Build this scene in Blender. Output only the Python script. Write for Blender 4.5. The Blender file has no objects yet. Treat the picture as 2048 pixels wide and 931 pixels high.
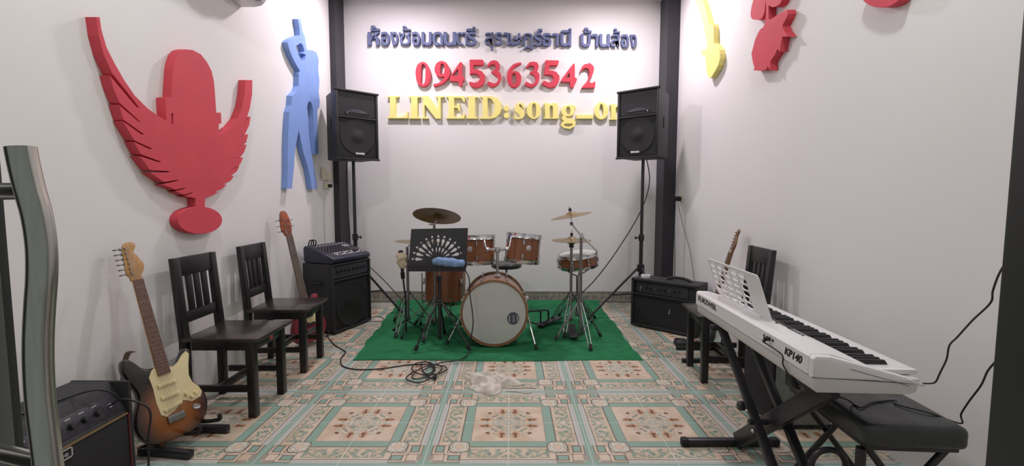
import bpy, bmesh, math, random
from mathutils import Vector, Matrix, noise as mnoise
S = bpy.context.scene
COL = S.collection
random.seed(7)
PI = math.pi

# ------------------------------------------------------------------ camera
FPX, PIT, YAW, ROL, CH = 899.0, 0.0756, 0.0021, 0.00155, 1.237
_cp, _sp, _cw, _sw = math.cos(PIT), math.sin(PIT), math.cos(YAW), math.sin(YAW)
_F = Vector((_sw*_cp, _cw*_cp, -_sp)); _R0 = Vector((_cw, -_sw, 0)); _U0 = _R0.cross(_F)
_R = math.cos(ROL)*_R0 + math.sin(ROL)*_U0; _U = -math.sin(ROL)*_R0 + math.cos(ROL)*_U0
cam_d = bpy.data.cameras.new('camera'); cam = bpy.data.objects.new('camera', cam_d); COL.objects.link(cam)
cam_d.sensor_width = 36.0; cam_d.lens = FPX/2048*36; cam_d.clip_start = 0.02; cam_d.clip_end = 60
cam.matrix_world = Matrix(((_R.x, _U.x, -_F.x, 0), (_R.y, _U.y, -_F.y, 0), (_R.z, _U.z, -_F.z, CH), (0, 0, 0, 1)))
S.camera = cam
def _ray(x, y): return _F + _R*((x-1024)/FPX) - _U*((y-465.5)/FPX)
def aty(x, y, Y): d = _ray(x, y); return d*(Y/d.y) + Vector((0, 0, CH))       # photo point on the plane y = Y
def atx(x, y, X): d = _ray(x, y); return d*(X/d.x) + Vector((0, 0, CH))       # ... on the plane x = X
def atz(x, y, Z=0.0): d = _ray(x, y); return d*((Z-CH)/d.z) + Vector((0, 0, CH))

# ------------------------------------------------------------------ light, world, exposure
S.view_settings.view_transform = 'Standard'
S.view_settings.look = 'None'
S.view_settings.gamma = 1.0
S.view_settings.use_curve_mapping = False
S.view_settings.exposure = 0.20
w = bpy.data.worlds.new('world'); S.world = w; w.use_nodes = True
w.node_tree.nodes['Background'].inputs[0].default_value = (0.84, 0.91, 0.86, 1)
w.node_tree.nodes['Background'].inputs[1].default_value = 0.24
CEIL = 3.48
LAMPS = [(-1.2, 4.38, 29, (1.0, 0.90, 0.975)), (1.1, 4.38, 29, (1.0, 0.90, 0.975)),
         (-1.15, 1.75, 16, (0.94, 1.0, 0.955)), (1.15, 1.75, 14, (0.94, 1.0, 0.955))]

# ------------------------------------------------------------------ materials
def lin(c):
    if isinstance(c, str):
        c = [int(c[i:i+2], 16)/255 for i in (0, 2, 4)]
    return tuple((v/12.92 if v <= 0.04045 else ((v+0.055)/1.055)**2.4) for v in c)
MATS = {}
def mat(name, col, rough=0.5, metal=0.0, var=0.08, scale=12.0, bump=0.0, spec=0.5, coat=0.0, stretch=None):
    if name in MATS: return MATS[name]
    m = bpy.data.materials.new(name); m.use_nodes = True; nt = m.node_tree; b = nt.nodes['Principled BSDF']
    c = lin(col)
    b.inputs['Roughness'].default_value = rough; b.inputs['Metallic'].default_value = metal
    b.inputs['Specular IOR Level'].default_value = spec
    if coat: b.inputs['Coat Weight'].default_value = coat; b.inputs['Coat Roughness'].default_value = 0.08
    tc = nt.nodes.new('ShaderNodeTexCoord'); nz = nt.nodes.new('ShaderNodeTexNoise')
    mp = nt.nodes.new('ShaderNodeMapping'); nt.links.new(tc.outputs['Object'], mp.inputs[0]); nt.links.new(mp.outputs[0], nz.inputs['Vector'])
    if stretch: mp.inputs['Scale'].default_value = stretch
    nz.inputs['Scale'].default_value = scale; nz.inputs['Detail'].default_value = 4
    rp = nt.nodes.new('ShaderNodeValToRGB')
    rp.color_ramp.elements[0].position = 0.3; rp.color_ramp.elements[1].position = 0.7
    rp.color_ramp.elements[0].color = tuple(max(0, v*(1-var)) for v in c)+(1,)
    rp.color_ramp.elements[1].color = tuple(min(1, v*(1+var)) for v in c)+(1,)
    nt.links.new(nz.outputs['Fac'], rp.inputs[0]); nt.links.new(rp.outputs[0], b.inputs['Base Color'])
    if bump:
        bp = nt.nodes.new('ShaderNodeBump'); bp.inputs['Strength'].default_value = bump; bp.inputs['Distance'].default_value = 0.01
        nt.links.new(nz.outputs['Fac'], bp.inputs['Height']); nt.links.new(bp.outputs[0], b.inputs['Normal'])
    MATS[name] = m
    return m
WALL = mat('wall_paint', 'e2e0df', 0.75, var=0.015, scale=1.5)
CEILM = mat('ceiling_paint', 'e2dcdf', 0.8, var=0.02, scale=2)
BLACKP = mat('black_pillar_paint', '2b2930', 0.5, var=0.12, scale=6)
RED = mat('red_foam', 'cd4452', 0.7, var=0.05, scale=5)
RED2 = mat('red_letter_foam', 'cc3b4d', 0.7, var=0.05, scale=9)
BLUE = mat('blue_foam', '809edb', 0.7, var=0.04, scale=5)
NAVY = mat('slate_blue_foam', '626b90', 0.75, var=0.12, scale=9)
YEL = mat('yellow_foam', 'f3e68c', 0.7, var=0.04, scale=6)
DOORBLK = mat('dark_door_frame', '232826', 0.5, var=0.1)
ALU = mat('grey_aluminium', '5f6463', 0.45, metal=0.3, var=0.06)
STEEL = mat('brushed_steel', 'bab9b4', 0.24, metal=1.0, var=0.08, scale=30, stretch=(8, 8, .4))
CHROME = mat('chrome', 'c9c9cb', 0.18, metal=1.0, var=0.06, scale=20)
DCHROME = mat('worn_chrome', '8d8c8e', 0.3, metal=0.9, var=0.12, scale=25)
BLK = mat('black_plastic', '1f1e22', 0.45, var=0.15, scale=20)
BLKM = mat('black_metal', '242328', 0.38, var=0.15, scale=20)
VINYL = mat('black_vinyl_covering', '25262a', 0.55, var=0.2, scale=160, bump=0.25)
GRILLE = mat('black_grille_cloth', '1d1e20', 0.8, var=0.35, scale=300, bump=0.3)
CONE = mat('speaker_cone', '17181a', 0.6, var=0.15, scale=30)
RUBBER = mat('black_rubber', '17171a', 0.7, var=0.1)
CABLE = mat('black_cable', '1b1a1e', 0.5, var=0.1)
WOODB = mat('black_stained_wood', '1d1a1c', 0.33, var=0.35, scale=8, stretch=(2, 14, 14))
WOODT = mat('worn_black_seat_wood', '2d2523', 0.3, var=0.5, scale=6, stretch=(3, 16, 3), coat=0.3)
BROWN = mat('brown_drum_lacquer', '845235', 0.3, var=0.14, scale=9, coat=0.4, stretch=(1, 1, 10))
HOOPW = mat('wood_hoop', '8d6647', 0.35, var=0.12, scale=20)
HEAD = mat('drum_head_film', 'bdbdb9', 0.5, var=0.05, scale=3)
BRASS = mat('cymbal_bronze', '8a7a5a', 0.36, metal=0.75, var=0.16, scale=40)
BRASSD = mat('shaded_cymbal_bronze', '6d5a3c', 0.42, metal=0.6, var=0.2, scale=40)  # bronze darkened: underside shade of the left crash put into the colour
GREEN = mat('green_felt', '2c7049', 0.95, var=0.14, scale=14, bump=0.3, spec=0.1)
RAG = mat('cream_cotton_rag', 'd2cac0', 0.95, var=0.10, scale=30, bump=0.3, spec=0.1)
RAG2 = mat('patterned_cream_cloth', 'cfc0a6', 0.95, var=0.3, scale=45, spec=0.1)
TOWEL = mat('blue_towel', '7d97bd', 0.95, var=0.14, scale=40, bump=0.5, spec=0.1)
WHITE = mat('white_plastic', 'e2dfe0', 0.32, var=0.015, scale=5)
WHITE2 = mat('white_painted_plastic', 'cbc9c9', 0.4, var=0.02, scale=5)
IVORY = mat('ivory_plastic', 'd9cfb9', 0.5, var=0.05)
INK = mat('black_print', '1d1b20', 0.5, var=0.05)
LEATHER = mat('black_leatherette', '2c3031', 0.34, var=0.15, scale=60, bump=0.15)
CREAMP = mat('cream_pickguard', 'e0cfa2', 0.35, var=0.04, scale=10)
MAPLE = mat('maple_neck', 'b78a58', 0.4, var=0.15, scale=10, stretch=(8, 8, 1))
FRETB = mat('rosewood_fretboard', '6e4a37', 0.45, var=0.25, scale=14, stretch=(8, 8, 1))
NECKG = mat('grey_brown_bass_neck', '7d6d60', 0.45, var=0.2, scale=10)
HEADR = mat('reddish_bass_headstock', '9b5238', 0.4, var=0.25, scale=14)
BASSR = mat('red_bass_lacquer', '8e2431', 0.3, var=0.15, scale=6, coat=0.4)
HEADB = mat('brown_guitar_headstock', '7d5c40', 0.45, var=0.2, scale=14)
GUITG = mat('dark_green_guitar_lacquer', '4c5a52', 0.35, var=0.2, scale=8, coat=0.3)
MIXB = mat('navy_mixer_case', '23283c', 0.4, var=0.12)
PANELG = mat('pale_grey_control_panel', '8c898c', 0.4, var=0.25, scale=60)
PANELD = mat('dark_control_panel', '33323a', 0.4, var=0.4, scale=70)
GREYC = mat('grey_cabinet_covering', '7d817d', 0.7, var=0.08, scale=40)
GOLDL = mat('dull_gold_piping', '8d7449', 0.45, metal=0.3, var=0.1)
REDL = mat('dark_red_piping', '5d2a26', 0.5, var=0.1)
STRAPM = mat('brown_leather_strap', '4f3524', 0.5, var=0.15)
STRAPO = mat('orange_tan_strap', 'b06f3a', 0.5, var=0.15)
SILVER = mat('silver_badge', 'c9c6c8', 0.3, metal=0.5, var=0.05)
LOGOB = mat('dark_drum_logo', '4b4c5a', 0.6, var=0.1)
STICK = mat('red_sticker', 'b8525a', 0.5, var=0.1)
ACW = mat('white_air_conditioner', 'd9d4d5', 0.4, var=0.02)

def emis(name, col, s):
    m = bpy.data.materials.new(name); m.use_nodes = True; b = m.node_tree.nodes['Principled BSDF']
    b.inputs['Emission Color'].default_value = col+(1,); b.inputs['Emission Strength'].default_value = s
    return m

# sunburst: the lacquer's own colour rings, measured in the guitar's plane
def sunburst(name, o, u, v):
    m = bpy.data.materials.new(name); m.use_nodes = True; nt = m.node_tree; b = nt.nodes['Principled BSDF']
    b.inputs['Roughness'].default_value = 0.24; b.inputs['Coat Weight'].default_value = 0.4
    tc = nt.nodes.new('ShaderNodeTexCoord')
    def dot(vec, off):
        n = nt.nodes.new('ShaderNodeVectorMath'); n.operation = 'DOT_PRODUCT'; nt.links.new(tc.outputs['Object'], n.inputs[0]); n.inputs[1].default_value = vec
        a = nt.nodes.new('ShaderNodeMath'); a.operation = 'SUBTRACT'; nt.links.new(n.outputs['Value'], a.inputs[0]); a.inputs[1].default_value = off
        return a.outputs[0]
    def mm(op, a, bb):
        n = nt.nodes.new('ShaderNodeMath'); n.operation = op
        for i, q in enumerate((a, bb)):
            if hasattr(q, 'links'): nt.links.new(q, n.inputs[i])
            else: n.inputs[i].default_value = q
        return n.outputs[0]
    du = dot(u, o.dot(u)); dv = dot(v, o.dot(v)+0.14)
    du = mm('DIVIDE', du, 0.165); dv = mm('DIVIDE', dv, 0.20)
    r = mm('SQRT', mm('ADD', mm('MULTIPLY', du, du), mm('MULTIPLY', dv, dv)), 0)
    rp = nt.nodes.new('ShaderNodeValToRGB'); e = rp.color_ramp.elements
    e[0].position = 0.0; e[0].color = lin('9a652f')+(1,); e[1].position = 1.0; e[1].color = lin('1d1817')+(1,)
    for p, c in ((0.5, '874f22'), (0.74, '55301a'), (0.92, '241a18')):
        q = e.new(p); q.color = lin(c)+(1,)
    nt.links.new(r, rp.inputs[0]); nt.links.new(rp.outputs[0], b.inputs['Base Color'])
    return m

# ------------------------------------------------------------------ object helpers
def thing(name, label, cat, loc=(0, 0, 0), group=None):
    o = bpy.data.objects.new(name, None); COL.objects.link(o); o.location = loc; o.empty_display_size = 0.05
    o['label'] = label; o['category'] = cat
    if group: o['group'] = group
    bpy.context.view_layer.update()
    return o
def tag(o, label, cat, group=None):
    o['label'] = label; o['category'] = cat
    if group: o['group'] = group
    return o
def struct(o): o['kind'] = 'structure'; return o
def root_of(o):
    while o.parent: o = o.parent
    return o

class MB:
    def __init__(s): s.v = []; s.f = []
    def add(s, verts, faces, M=None):
        n = len(s.v)
        s.v += [(M @ Vector(p)) if M is not None else Vector(p) for p in verts]
        s.f += [tuple(i+n for i in f) for f in faces]
        return s
    def bm(s, b, M=None):
        b.verts.ensure_lookup_table(); b.verts.index_update()
        s.add([v.co.copy() for v in b.verts], [[v.index for v in f.verts] for f in b.faces], M); b.free(); return s
    def me(s, m, M=None):
        s.add([v.co.copy() for v in m.vertices], [tuple(p.vertices) for p in m.polygons], M); bpy.data.meshes.remove(m); return s
    def box(s, c, d, M=None, bev=0.0, seg=2):
        b = bmesh.new(); bmesh.ops.create_cube(b, size=1.0)
        bmesh.ops.scale(b, vec=Vector(d), verts=b.verts)
        if bev: bmesh.ops.bevel(b, geom=list(b.edges), offset=bev, segments=seg, profile=0.5, affect='EDGES')
        bmesh.ops.translate(b, vec=Vector(c), verts=b.verts)
        return s.bm(b, M)
    def hexa(s, bot, top, bev=0.0, M=None):       # 4 bottom + 4 top corners, counter-clockwise
        b = bmesh.new(); vs = [b.verts.new(p) for p in list(bot)+list(top)]
        for q in ((3, 2, 1, 0), (4, 5, 6, 7), (0, 1, 5, 4), (1, 2, 6, 5), (2, 3, 7, 6), (3, 0, 4, 7)): b.faces.new([vs[i] for i in q])
        bmesh.ops.recalc_face_normals(b, faces=b.faces)
        if bev: bmesh.ops.bevel(b, geom=list(b.edges), offset=bev, segments=2, profile=0.5, affect='EDGES')
        return s.bm(b, M)
    def bar(s, a, b_, wd, ht, up=(0, 0, 1), bev=0.0):      # rectangular bar from a to b
        a = Vector(a); b_ = Vector(b_); d = b_-a; L = d.length; z = d.normalized(); x = Vector(up).cross(z)
        if x.length < 1e-4: x = Vector((1, 0, 0))
        x.normalize(); y = z.cross(x)
        M = Matrix(((x.x, y.x, z.x, 0), (x.y, y.y, z.y, 0), (x.z, y.z, z.z, 0), (0, 0, 0, 1))); M.translation = (a+b_)/2
        return s.box((0, 0, 0), (wd, ht, L), M, bev)
    def tube(s, path, r, n=10, closed=False, M=None):
        P = [Vector(p) for p in path]; k = len(P); R = r if isinstance(r, (list, tuple)) else [r]*k
        T = []
        for i in range(k):
            a = P[i-1] if (i > 0 or closed) else P[i]; c = P[(i+1) % k] if (i < k-1 or closed) else P[i]
            t = (c-a); T.append(t.normalized() if t.length > 1e-9 else Vector((0, 0, 1)))
        u = T[0].orthogonal().normalized(); vs = []
        for i in range(k):
            u = (u-T[i]*u.dot(T[i])); u = u.normalized() if u.length > 1e-6 else T[i].orthogonal().normalized(); w_ = T[i].cross(u)
            vs += [P[i]+R[i]*(math.cos(2*PI*j/n)*u+math.sin(2*PI*j/n)*w_) for j in range(n)]
        fs = []
        for i in range(k if closed else k-1):
            i2 = (i+1) % k
            for j in range(n): fs.append((i*n+j, i*n+(j+1) % n, i2*n+(j+1) % n, i2*n+j))
        if not closed: fs += [tuple(range(n-1, -1, -1)), tuple((k-1)*n+j for j in range(n))]
        return s.add(vs, fs, M)
    def lathe(s, prof, n=32, M=None):             # profile (r, z) around z
        vs, rows = [], []
        for r, z in prof:
            if r < 1e-6: rows.append([len(vs)]); vs.append((0, 0, z))
            else:
                rows.append(list(range(len(vs), len(vs)+n))); vs += [(r*math.cos(2*PI*j/n), r*math.sin(2*PI*j/n), z) for j in range(n)]
        fs = []
        for a, b_ in zip(rows, rows[1:]):
            for j in range(n):
                j2 = (j+1) % n
                if len(a) == 1 and len(b_) == 1: continue
                if len(a) == 1: fs.append((a[0], b_[j2], b_[j]))
                elif len(b_) == 1: fs.append((a[j], a[j2], b_[0]))
                else: fs.append((a[j], a[j2], b_[j2], b_[j]))
        return s.add(vs, fs, M)
    def sphere(s, c, r, M=None, sc=(1, 1, 1), n=16):
        b = bmesh.new(); bmesh.ops.create_uvsphere(b, u_segments=n, v_segments=max(6, n//2), radius=r)
        bmesh.ops.scale(b, vec=Vector(sc), verts=b.verts); bmesh.ops.translate(b, vec=Vector(c), verts=b.verts); return s.bm(b, M)
    def prism(s, loops, depth, M=None, bev=0.0):  # 2D loops (first outer, rest holes), centred on z = 0
        cu = bpy.data.curves.new('t', 'CURVE'); cu.dimensions = '2D'; cu.fill_mode = 'BOTH'; cu.extrude = depth/2-bev; cu.bevel_depth = bev; cu.bevel_resolution = 1
        if bev: cu.offset = -bev
        for lp in loops:
            sp = cu.splines.new('POLY'); sp.points.add(len(lp)-1); sp.use_cyclic_u = True
            for q, p in zip(sp.points, lp): q.co = (p[0], p[1], 0, 1)
        o = bpy.data.objects.new('t', cu); m = bpy.data.meshes.new_from_object(o); bpy.data.objects.remove(o); bpy.data.curves.remove(cu)
        return s.me(m, M)
    def text(s, body, size, depth, M=None, offset=0.0, fit=None):
        cu = bpy.data.curves.new('t', 'FONT'); cu.body = body; cu.size = size; cu.extrude = depth/2; cu.offset = offset
        cu.align_x = 'CENTER'; cu.align_y = 'CENTER'
        o = bpy.data.objects.new('t', cu); m = bpy.data.meshes.new_from_object(o); bpy.data.objects.remove(o); bpy.data.curves.remove(cu)
        if fit:
            xs = [v.co.x for v in m.vertices]; ys = [v.co.y for v in m.vertices]
            cx, cy = (max(xs)+min(xs))/2, (max(ys)+min(ys))/2; kx = fit[0]/(max(xs)-min(xs)); ky = fit[1]/(max(ys)-min(ys))
            for v in m.vertices: v.co.x = (v.co.x-cx)*kx; v.co.y = (v.co.y-cy)*ky
        return s.me(m, M)
    def build(s, name, m, parent=None, smooth=True, angle=38, local=False):
        me = bpy.data.meshes.new(name)
        off = Vector((0, 0, 0)) if (parent is None or local) else root_of(parent).location
        me.from_pydata([tuple(p-off) for p in s.v], [], s.f); me.update()
        b = bmesh.new(); b.from_mesh(me); bmesh.ops.remove_doubles(b, verts=b.verts, dist=1e-6); bmesh.ops.recalc_face_normals(b, faces=b.faces); b.to_mesh(me); b.free()
        if smooth:
            me.shade_smooth(); me.set_sharp_from_angle(angle=math.radians(angle))
        me.materials.append(m)
        o = bpy.data.objects.new(name, me); COL.objects.link(o)
        if parent is not None: o.parent = parent
        return o
    def solo(s, name, m, label, cat, group=None, **k):     # a thing that is one mesh; origin moved to its base
        o = s.build(name, m, None, **k); me = o.data
        xs = [v.co for v in me.vertices]; c = Vector((sum(p.x for p in xs)/len(xs), sum(p.y for p in xs)/len(xs), min(p.z for p in xs)))
        me.transform(Matrix.Translation(-c)); o.location = c
        return tag(o, label, cat, group)

def frame(o, x, y, z):      # matrix with given axes
    return Matrix(((x[0], y[0], z[0], o[0]), (x[1], y[1], z[1], o[1]), (x[2], y[2], z[2], o[2]), (0, 0, 0, 1)))
def axis_frame(o, z, xhint=(1, 0, 0)):
    z = Vector(z).normalized(); x = Vector(xhint); x = (x-z*x.dot(z)).normalized(); return frame(o, x, z.cross(x), z)
def catmull(P, n=6, closed=False):
    P = [Vector(p) for p in P]; out = []; k = len(P)
    for i in range(k if closed else k-1):
        if closed: a, b, c, d = P[i-1], P[i], P[(i+1) % k], P[(i+2) % k]
        else: a, b, c, d = P[max(i-1, 0)], P[i], P[i+1], P[min(i+2, k-1)]
        for j in range(n):
            t = j/n; out.append(0.5*((2*b)+(c-a)*t+(2*a-5*b+4*c-d)*t*t+(3*b-a-3*c+d)*t**3))
    if not closed: out.append(P[-1])
    return out
def copy_thing(r, loc, rz, label):
    c = r.copy(); COL.objects.link(c); c.location = loc; c.rotation_euler = (0, 0, rz); c['label'] = label
    for ch in list(r.children):
        d = ch.copy(); COL.objects.link(d); d.parent = c
        for g in list(ch.children):
            e = g.copy(); COL.objects.link(e); e.parent = d
    return c

# ------------------------------------------------------------------ the room
XL, XR, YB, YF = -1.98, 1.84, 5.31, 0.50
def slab(name, c, d, m): return struct(MB().box(c, d).build(name, m, smooth=False))
T = 0.12
class NT:       # tiny helper to write the tile pattern as maths nodes
    def __init__(s, m): s.nt = m.node_tree
    def op(s, o, a, b=0.0, c=0.0):
        n = s.nt.nodes.new('ShaderNodeMath'); n.operation = o
        for i, q in enumerate((a, b, c)):
            if hasattr(q, 'links'): s.nt.links.new(q, n.inputs[i])
            else: n.inputs[i].default_value = q
        return n.outputs[0]
    def rng(s, x, lo, hi, soft=0.0015):
        a = s.op('MULTIPLY_ADD', x, 1/soft, 0.5-lo/soft); a = s.op('MINIMUM', s.op('MAXIMUM', a, 0), 1)
        b = s.op('MULTIPLY_ADD', x, -1/soft, 0.5+hi/soft); b = s.op('MINIMUM', s.op('MAXIMUM', b, 0), 1)
        return s.op('MULTIPLY', a, b)
    def mul(s, *a):
        r = a[0]
        for q in a[1:]: r = s.op('MULTIPLY', r, q)
        return r
    def mx(s, *a):
        r = a[0]
        for q in a[1:]: r = s.op('MAXIMUM', r, q)
        return r
    def mix(s, base, col, fac):
        n = s.nt.nodes.new('ShaderNodeMix'); n.data_type = 'RGBA'; s.nt.links.new(fac, n.inputs[0])
        for i, q in ((6, base), (7, col)):
            if hasattr(q, 'links'): s.nt.links.new(q, n.inputs[i])
            else: n.inputs[i].default_value = tuple(q)+(1,)
        return n.outputs[2]
def tile_material():
    m = bpy.data.materials.new('patterned_floor_tiles'); m.use_nodes = True; nt = m.node_tree; B = nt.nodes['Principled BSDF']; N = NT(m)
    tc = nt.nodes.new('ShaderNodeTexCoord'); sx = nt.nodes.new('ShaderNodeSeparateXYZ'); nt.links.new(tc.outputs['Object'], sx.inputs[0])
    def fold(x, off):   # distance to the nearest band centre line, 0 .. 0.4 m
        q = N.op('FRACT', N.op('MULTIPLY_ADD', x, 1/0.8, 0.5-off/0.8)); return N.op('MULTIPLY', N.op('ABSOLUTE', N.op('SUBTRACT', q, 0.5)), 0.8)
    a = fold(sx.outputs[0], -0.4116); b = fold(sx.outputs[1], 2.808)
    lo = N.op('MINIMUM', a, b); hi = N.op('MAXIMUM', a, b)
    ca = N.op('SUBTRACT', 0.4, lo); cb = N.op('SUBTRACT', 0.4, hi)          # from the panel centre: ca >= cb
    cv = nt.nodes.new('ShaderNodeCombineXYZ'); nt.links.new(lo, cv.inputs[0]); nt.links.new(hi, cv.inputs[1])
    def nz(scale, det=2.0, src=None):
        n = nt.nodes.new('ShaderNodeTexNoise'); n.inputs['Scale'].default_value = scale; n.inputs['Detail'].default_value = det
        nt.links.new(src or cv.outputs[0], n.inputs['Vector']); return n.outputs['Fac']
    cream, green, dark, pale, lav, leaf, brown, grey = [lin(c) for c in ('d3c0ad', '8aa597', '6d675f', 'c6c9c1', 'b3a9a7', '93a090', '6e4530', '9c958a')]
    g1 = nz(9.0, 3.0, tc.outputs['Object'])
    col = N.mix(cream, lin('c5af98'), N.rng(g1, 0.5, 1.0, 0.2))
    # centre panel: fleurs and tendrils
    tend = N.mul(N.rng(nz(42, 3), 0.53, 0.7, 0.06), N.rng(N.op('SQRT', N.op('ADD', N.op('MULTIPLY', ca, ca), N.op('MULTIPLY', cb, cb))), -1, 0.145, 0.03))
    col = N.mix(col, lin('9fa79a'), N.op('MULTIPLY', tend, 0.85))
    def spot(x, y, rx, ry):
        dx = N.op('DIVIDE', N.op('SUBTRACT', ca, x), rx); dy = N.op('DIVIDE', N.op('SUBTRACT', cb, y), ry)
        return N.rng(N.op('ADD', N.op('MULTIPLY', dx, dx), N.op('MULTIPLY', dy, dy)), -1, 1, 0.6)
    wob = N.rng(nz(90, 2), 0.40, 1.0, 0.12)
    col = N.mix(col, lin('b98f70'), N.mul(spot(0.126, 0.036, 0.036, 0.022), 0.85, wob))
    col = N.mix(col, brown, N.mul(N.mx(spot(0.138, 0.036, 0.018, 0.007), spot(0.118, 0.034, 0.010, 0.013), spot(0.113, 0.108, 0.011, 0.009)), 0.9))
    col = N.mix(col, lin('7f8a80'), N.mul(N.mx(spot(0.052, 0.046, 0.016, 0.012), spot(0.085, 0.070, 0.011, 0.009)), 0.8))
    # leaf band
    inband = N.mul(N.rng(lo, 0.060, 0.138, 0.006), N.rng(hi, 0.20, 0.395, 0.004))
    col = N.mix(col, leaf, N.mul(inband, N.rng(nz(36, 3), 0.50, 1.0, 0.06)))
    col = N.mix(col, lin('6f8273'), N.mul(inband, N.rng(nz(60, 3), 0.58, 1.0, 0.05), 0.8))
    # green frame of the panel, its dark edges
    far = N.rng(hi, 0.195, 9, 0.002)
    col = N.mix(col, green, N.mul(N.rng(lo, 0.158, 0.206), far))
    col = N.mix(col, dark, N.mul(N.mx(N.rng(lo, 0.152, 0.159), N.op('MULTIPLY', N.rng(lo, 0.205, 0.209), 0.7)), far))
    # corner medallion
    dx = N.op('ABSOLUTE', N.op('SUBTRACT', a, 0.155)); dy = N.op('ABSOLUTE', N.op('SUBTRACT', b, 0.155))
    p3 = N.op('POWER', N.op('ADD', N.op('POWER', dx, 3.5), N.op('POWER', dy, 3.5)), 1/3.5)
    col = N.mix(col, dark, N.rng(p3, -1, 0.052)); col = N.mix(col, lin('cfcabb'), N.rng(p3, -1, 0.046))
    rr = N.op('SQRT', N.op('ADD', N.op('MULTIPLY', dx, dx), N.op('MULTIPLY', dy, dy)))
    col = N.mix(col, lin('d2b8a2'), N.rng(rr, -1, 0.020)); col = N.mix(col, grey, N.mx(N.mul(N.rng(rr, 0.020, 0.024), 0.7), N.mul(N.rng(p3, 0.030, 0.044), N.rng(nz(80, 1), 0.55, 1, .05))))
    # band stripes
    nearx = N.rng(hi, 0.17, 9, 0.002)
    col = N.mix(col, pale, N.mul(N.rng(lo, -1, 0.044), nearx))
    col = N.mix(col, green, N.mul(N.rng(lo, -1, 0.015), nearx))
    dots = N.op('FRACT', N.op('MULTIPLY', hi, 1/0.0125))
    col = N.mix(col, lav, N.mul(N.mx(N.rng(lo, 0.019, 0.024), N.mul(N.rng(lo, 0.029, 0.041), N.rng(dots, 0.3, 0.75, 0.2))), nearx))
    col = N.mix(col, dark, N.mul(N.mx(N.rng(lo, 0.043, 0.048), N.op('MULTIPLY', N.rng(lo, 0.026, 0.028), 0.5)), nearx))
    # interlace near the crossing
    nx = N.rng(hi, -1, 0.17, 0.002)
    col = N.mix(col, green, N.mul(N.rng(lo, -1, 0.024), nx))
    col = N.mix(col, dark, N.mul(N.rng(lo, 0.022, 0.027), N.rng(hi, 0.045, 0.17, 0.002)))
    col = N.mix(col, grey, N.mul(N.rng(lo, -1, 0.040), N.rng(hi, 0.040, 0.088, 0.002), N.rng(lo, 0.012, 1)))
    col = N.mix(col, green, N.mul(N.rng(lo, -1, 0.030), N.rng(hi, -1, 0.040, 0.002)))
    col = N.mix(col, dark, N.mul(N.rng(lo, 0.038, 0.084), N.rng(hi, 0.107, 0.166)))
    col = N.mix(col, green, N.mul(N.rng(lo, 0.044, 0.078), N.rng(hi, 0.113, 0.160)))
    col = N.mix(col, dark, N.mx(N.mul(N.rng(lo, 0.026, 0.092), N.rng(hi, 0.088, 0.092)), N.mul(N.rng(lo, 0.084, 0.088), N.rng(hi, 0.03, 0.107)), N.mul(N.rng(lo, 0.100, 0.104), N.rng(hi, 0.100, 0.170)), N.mul(N.rng(lo, 0.026, 0.100), N.rng(hi, 0.167, 0.171))))
    # grout: thin pale joints every 40 cm
    col = N.mix(col, lin('cfd6cf'), N.op('MULTIPLY', N.mx(N.rng(lo, -1, 0.0016), N.rng(hi, 0.3984, 1)), 0.85))
    nt.links.new(col, B.inputs['Base Color'])
    B.inputs['Roughness'].default_value = 0.33; B.inputs['Specular IOR Level'].default_value = 0.4
    bp = nt.nodes.new('ShaderNodeBump'); bp.inputs['Strength'].default_value = 0.04; nt.links.new(g1, bp.inputs['Height']); nt.links.new(bp.outputs[0], B.inputs['Normal'])
    return m
TILE = tile_material()
def skirting_material():
    m = bpy.data.materials.new('grey_patterned_skirting'); m.use_nodes = True; nt = m.node_tree; B = nt.nodes['Principled BSDF']; N = NT(m)
    tc = nt.nodes.new('ShaderNodeTexCoord'); sx = nt.nodes.new('ShaderNodeSeparateXYZ'); nt.links.new(tc.outputs['Object'], sx.inputs[0])
    n = nt.nodes.new('ShaderNodeTexNoise'); n.inputs['Scale'].default_value = 22; nt.links.new(tc.outputs['Object'], n.inputs['Vector'])
    f = N.op('ABSOLUTE', N.op('SUBTRACT', N.op('FRACT', N.op('MULTIPLY', sx.outputs[0], 5.0)), 0.5)); z = sx.outputs[2]
    col = N.mix(lin('9d968c'), lin('827f77'), N.rng(n.outputs['Fac'], 0.48, 1, 0.06))
    col = N.mix(col, lin('b3a597'), N.mx(N.rng(z, 0.030, 0.040), N.rng(z, 0.092, 0.100), N.mul(N.rng(f, 0.22, 0.26), N.rng(z, 0.03, 0.1))))
    col = N.mix(col, lin('6b6a62'), N.mx(N.rng(z, 0.126, 0.14), N.rng(z, 0.010, 0.018), N.rng(f, 0.33, 0.35)))
    nt.links.new(col, B.inputs['Base Color']); B.inputs['Roughness'].default_value = 0.35
    return m
SKIRT = skirting_material()

slab('floor', ((XL+XR)/2, 2.5, -T/2), (XR-XL+2*T, 6.2, T), TILE)
slab('ceiling', ((XL+XR)/2, (YB+YF)/2, CEIL+T/2), (XR-XL+2*T, YB-YF+2*T, T), CEILM)
slab('wall_back', ((XL+XR)/2, YB+T/2, CEIL/2), (XR-XL+2*T, T, CEIL), WALL)
slab('wall_left', (XL-T/2, (YB+YF)/2, CEIL/2), (T, YB-YF, CEIL), WALL)
slab('wall_right', (XR+T/2, (YB+YF)/2, CEIL/2), (T, YB-YF, CEIL), WALL)
DW = 0.605      # half width of the doorway
for nm, x0, x1, z0, z1 in (('wall_front_left', XL-T, -DW-0.215, 0, CEIL), ('wall_front_right', DW+0.09, XR+T, 0, CEIL), ('wall_front_top', -DW-0.215, DW+0.09, 2.3, CEIL)):
    slab(nm, ((x0+x1)/2, YF-T/2+0.001, (z0+z1)/2), (x1-x0, T, z1-z0), WALL)
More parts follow.
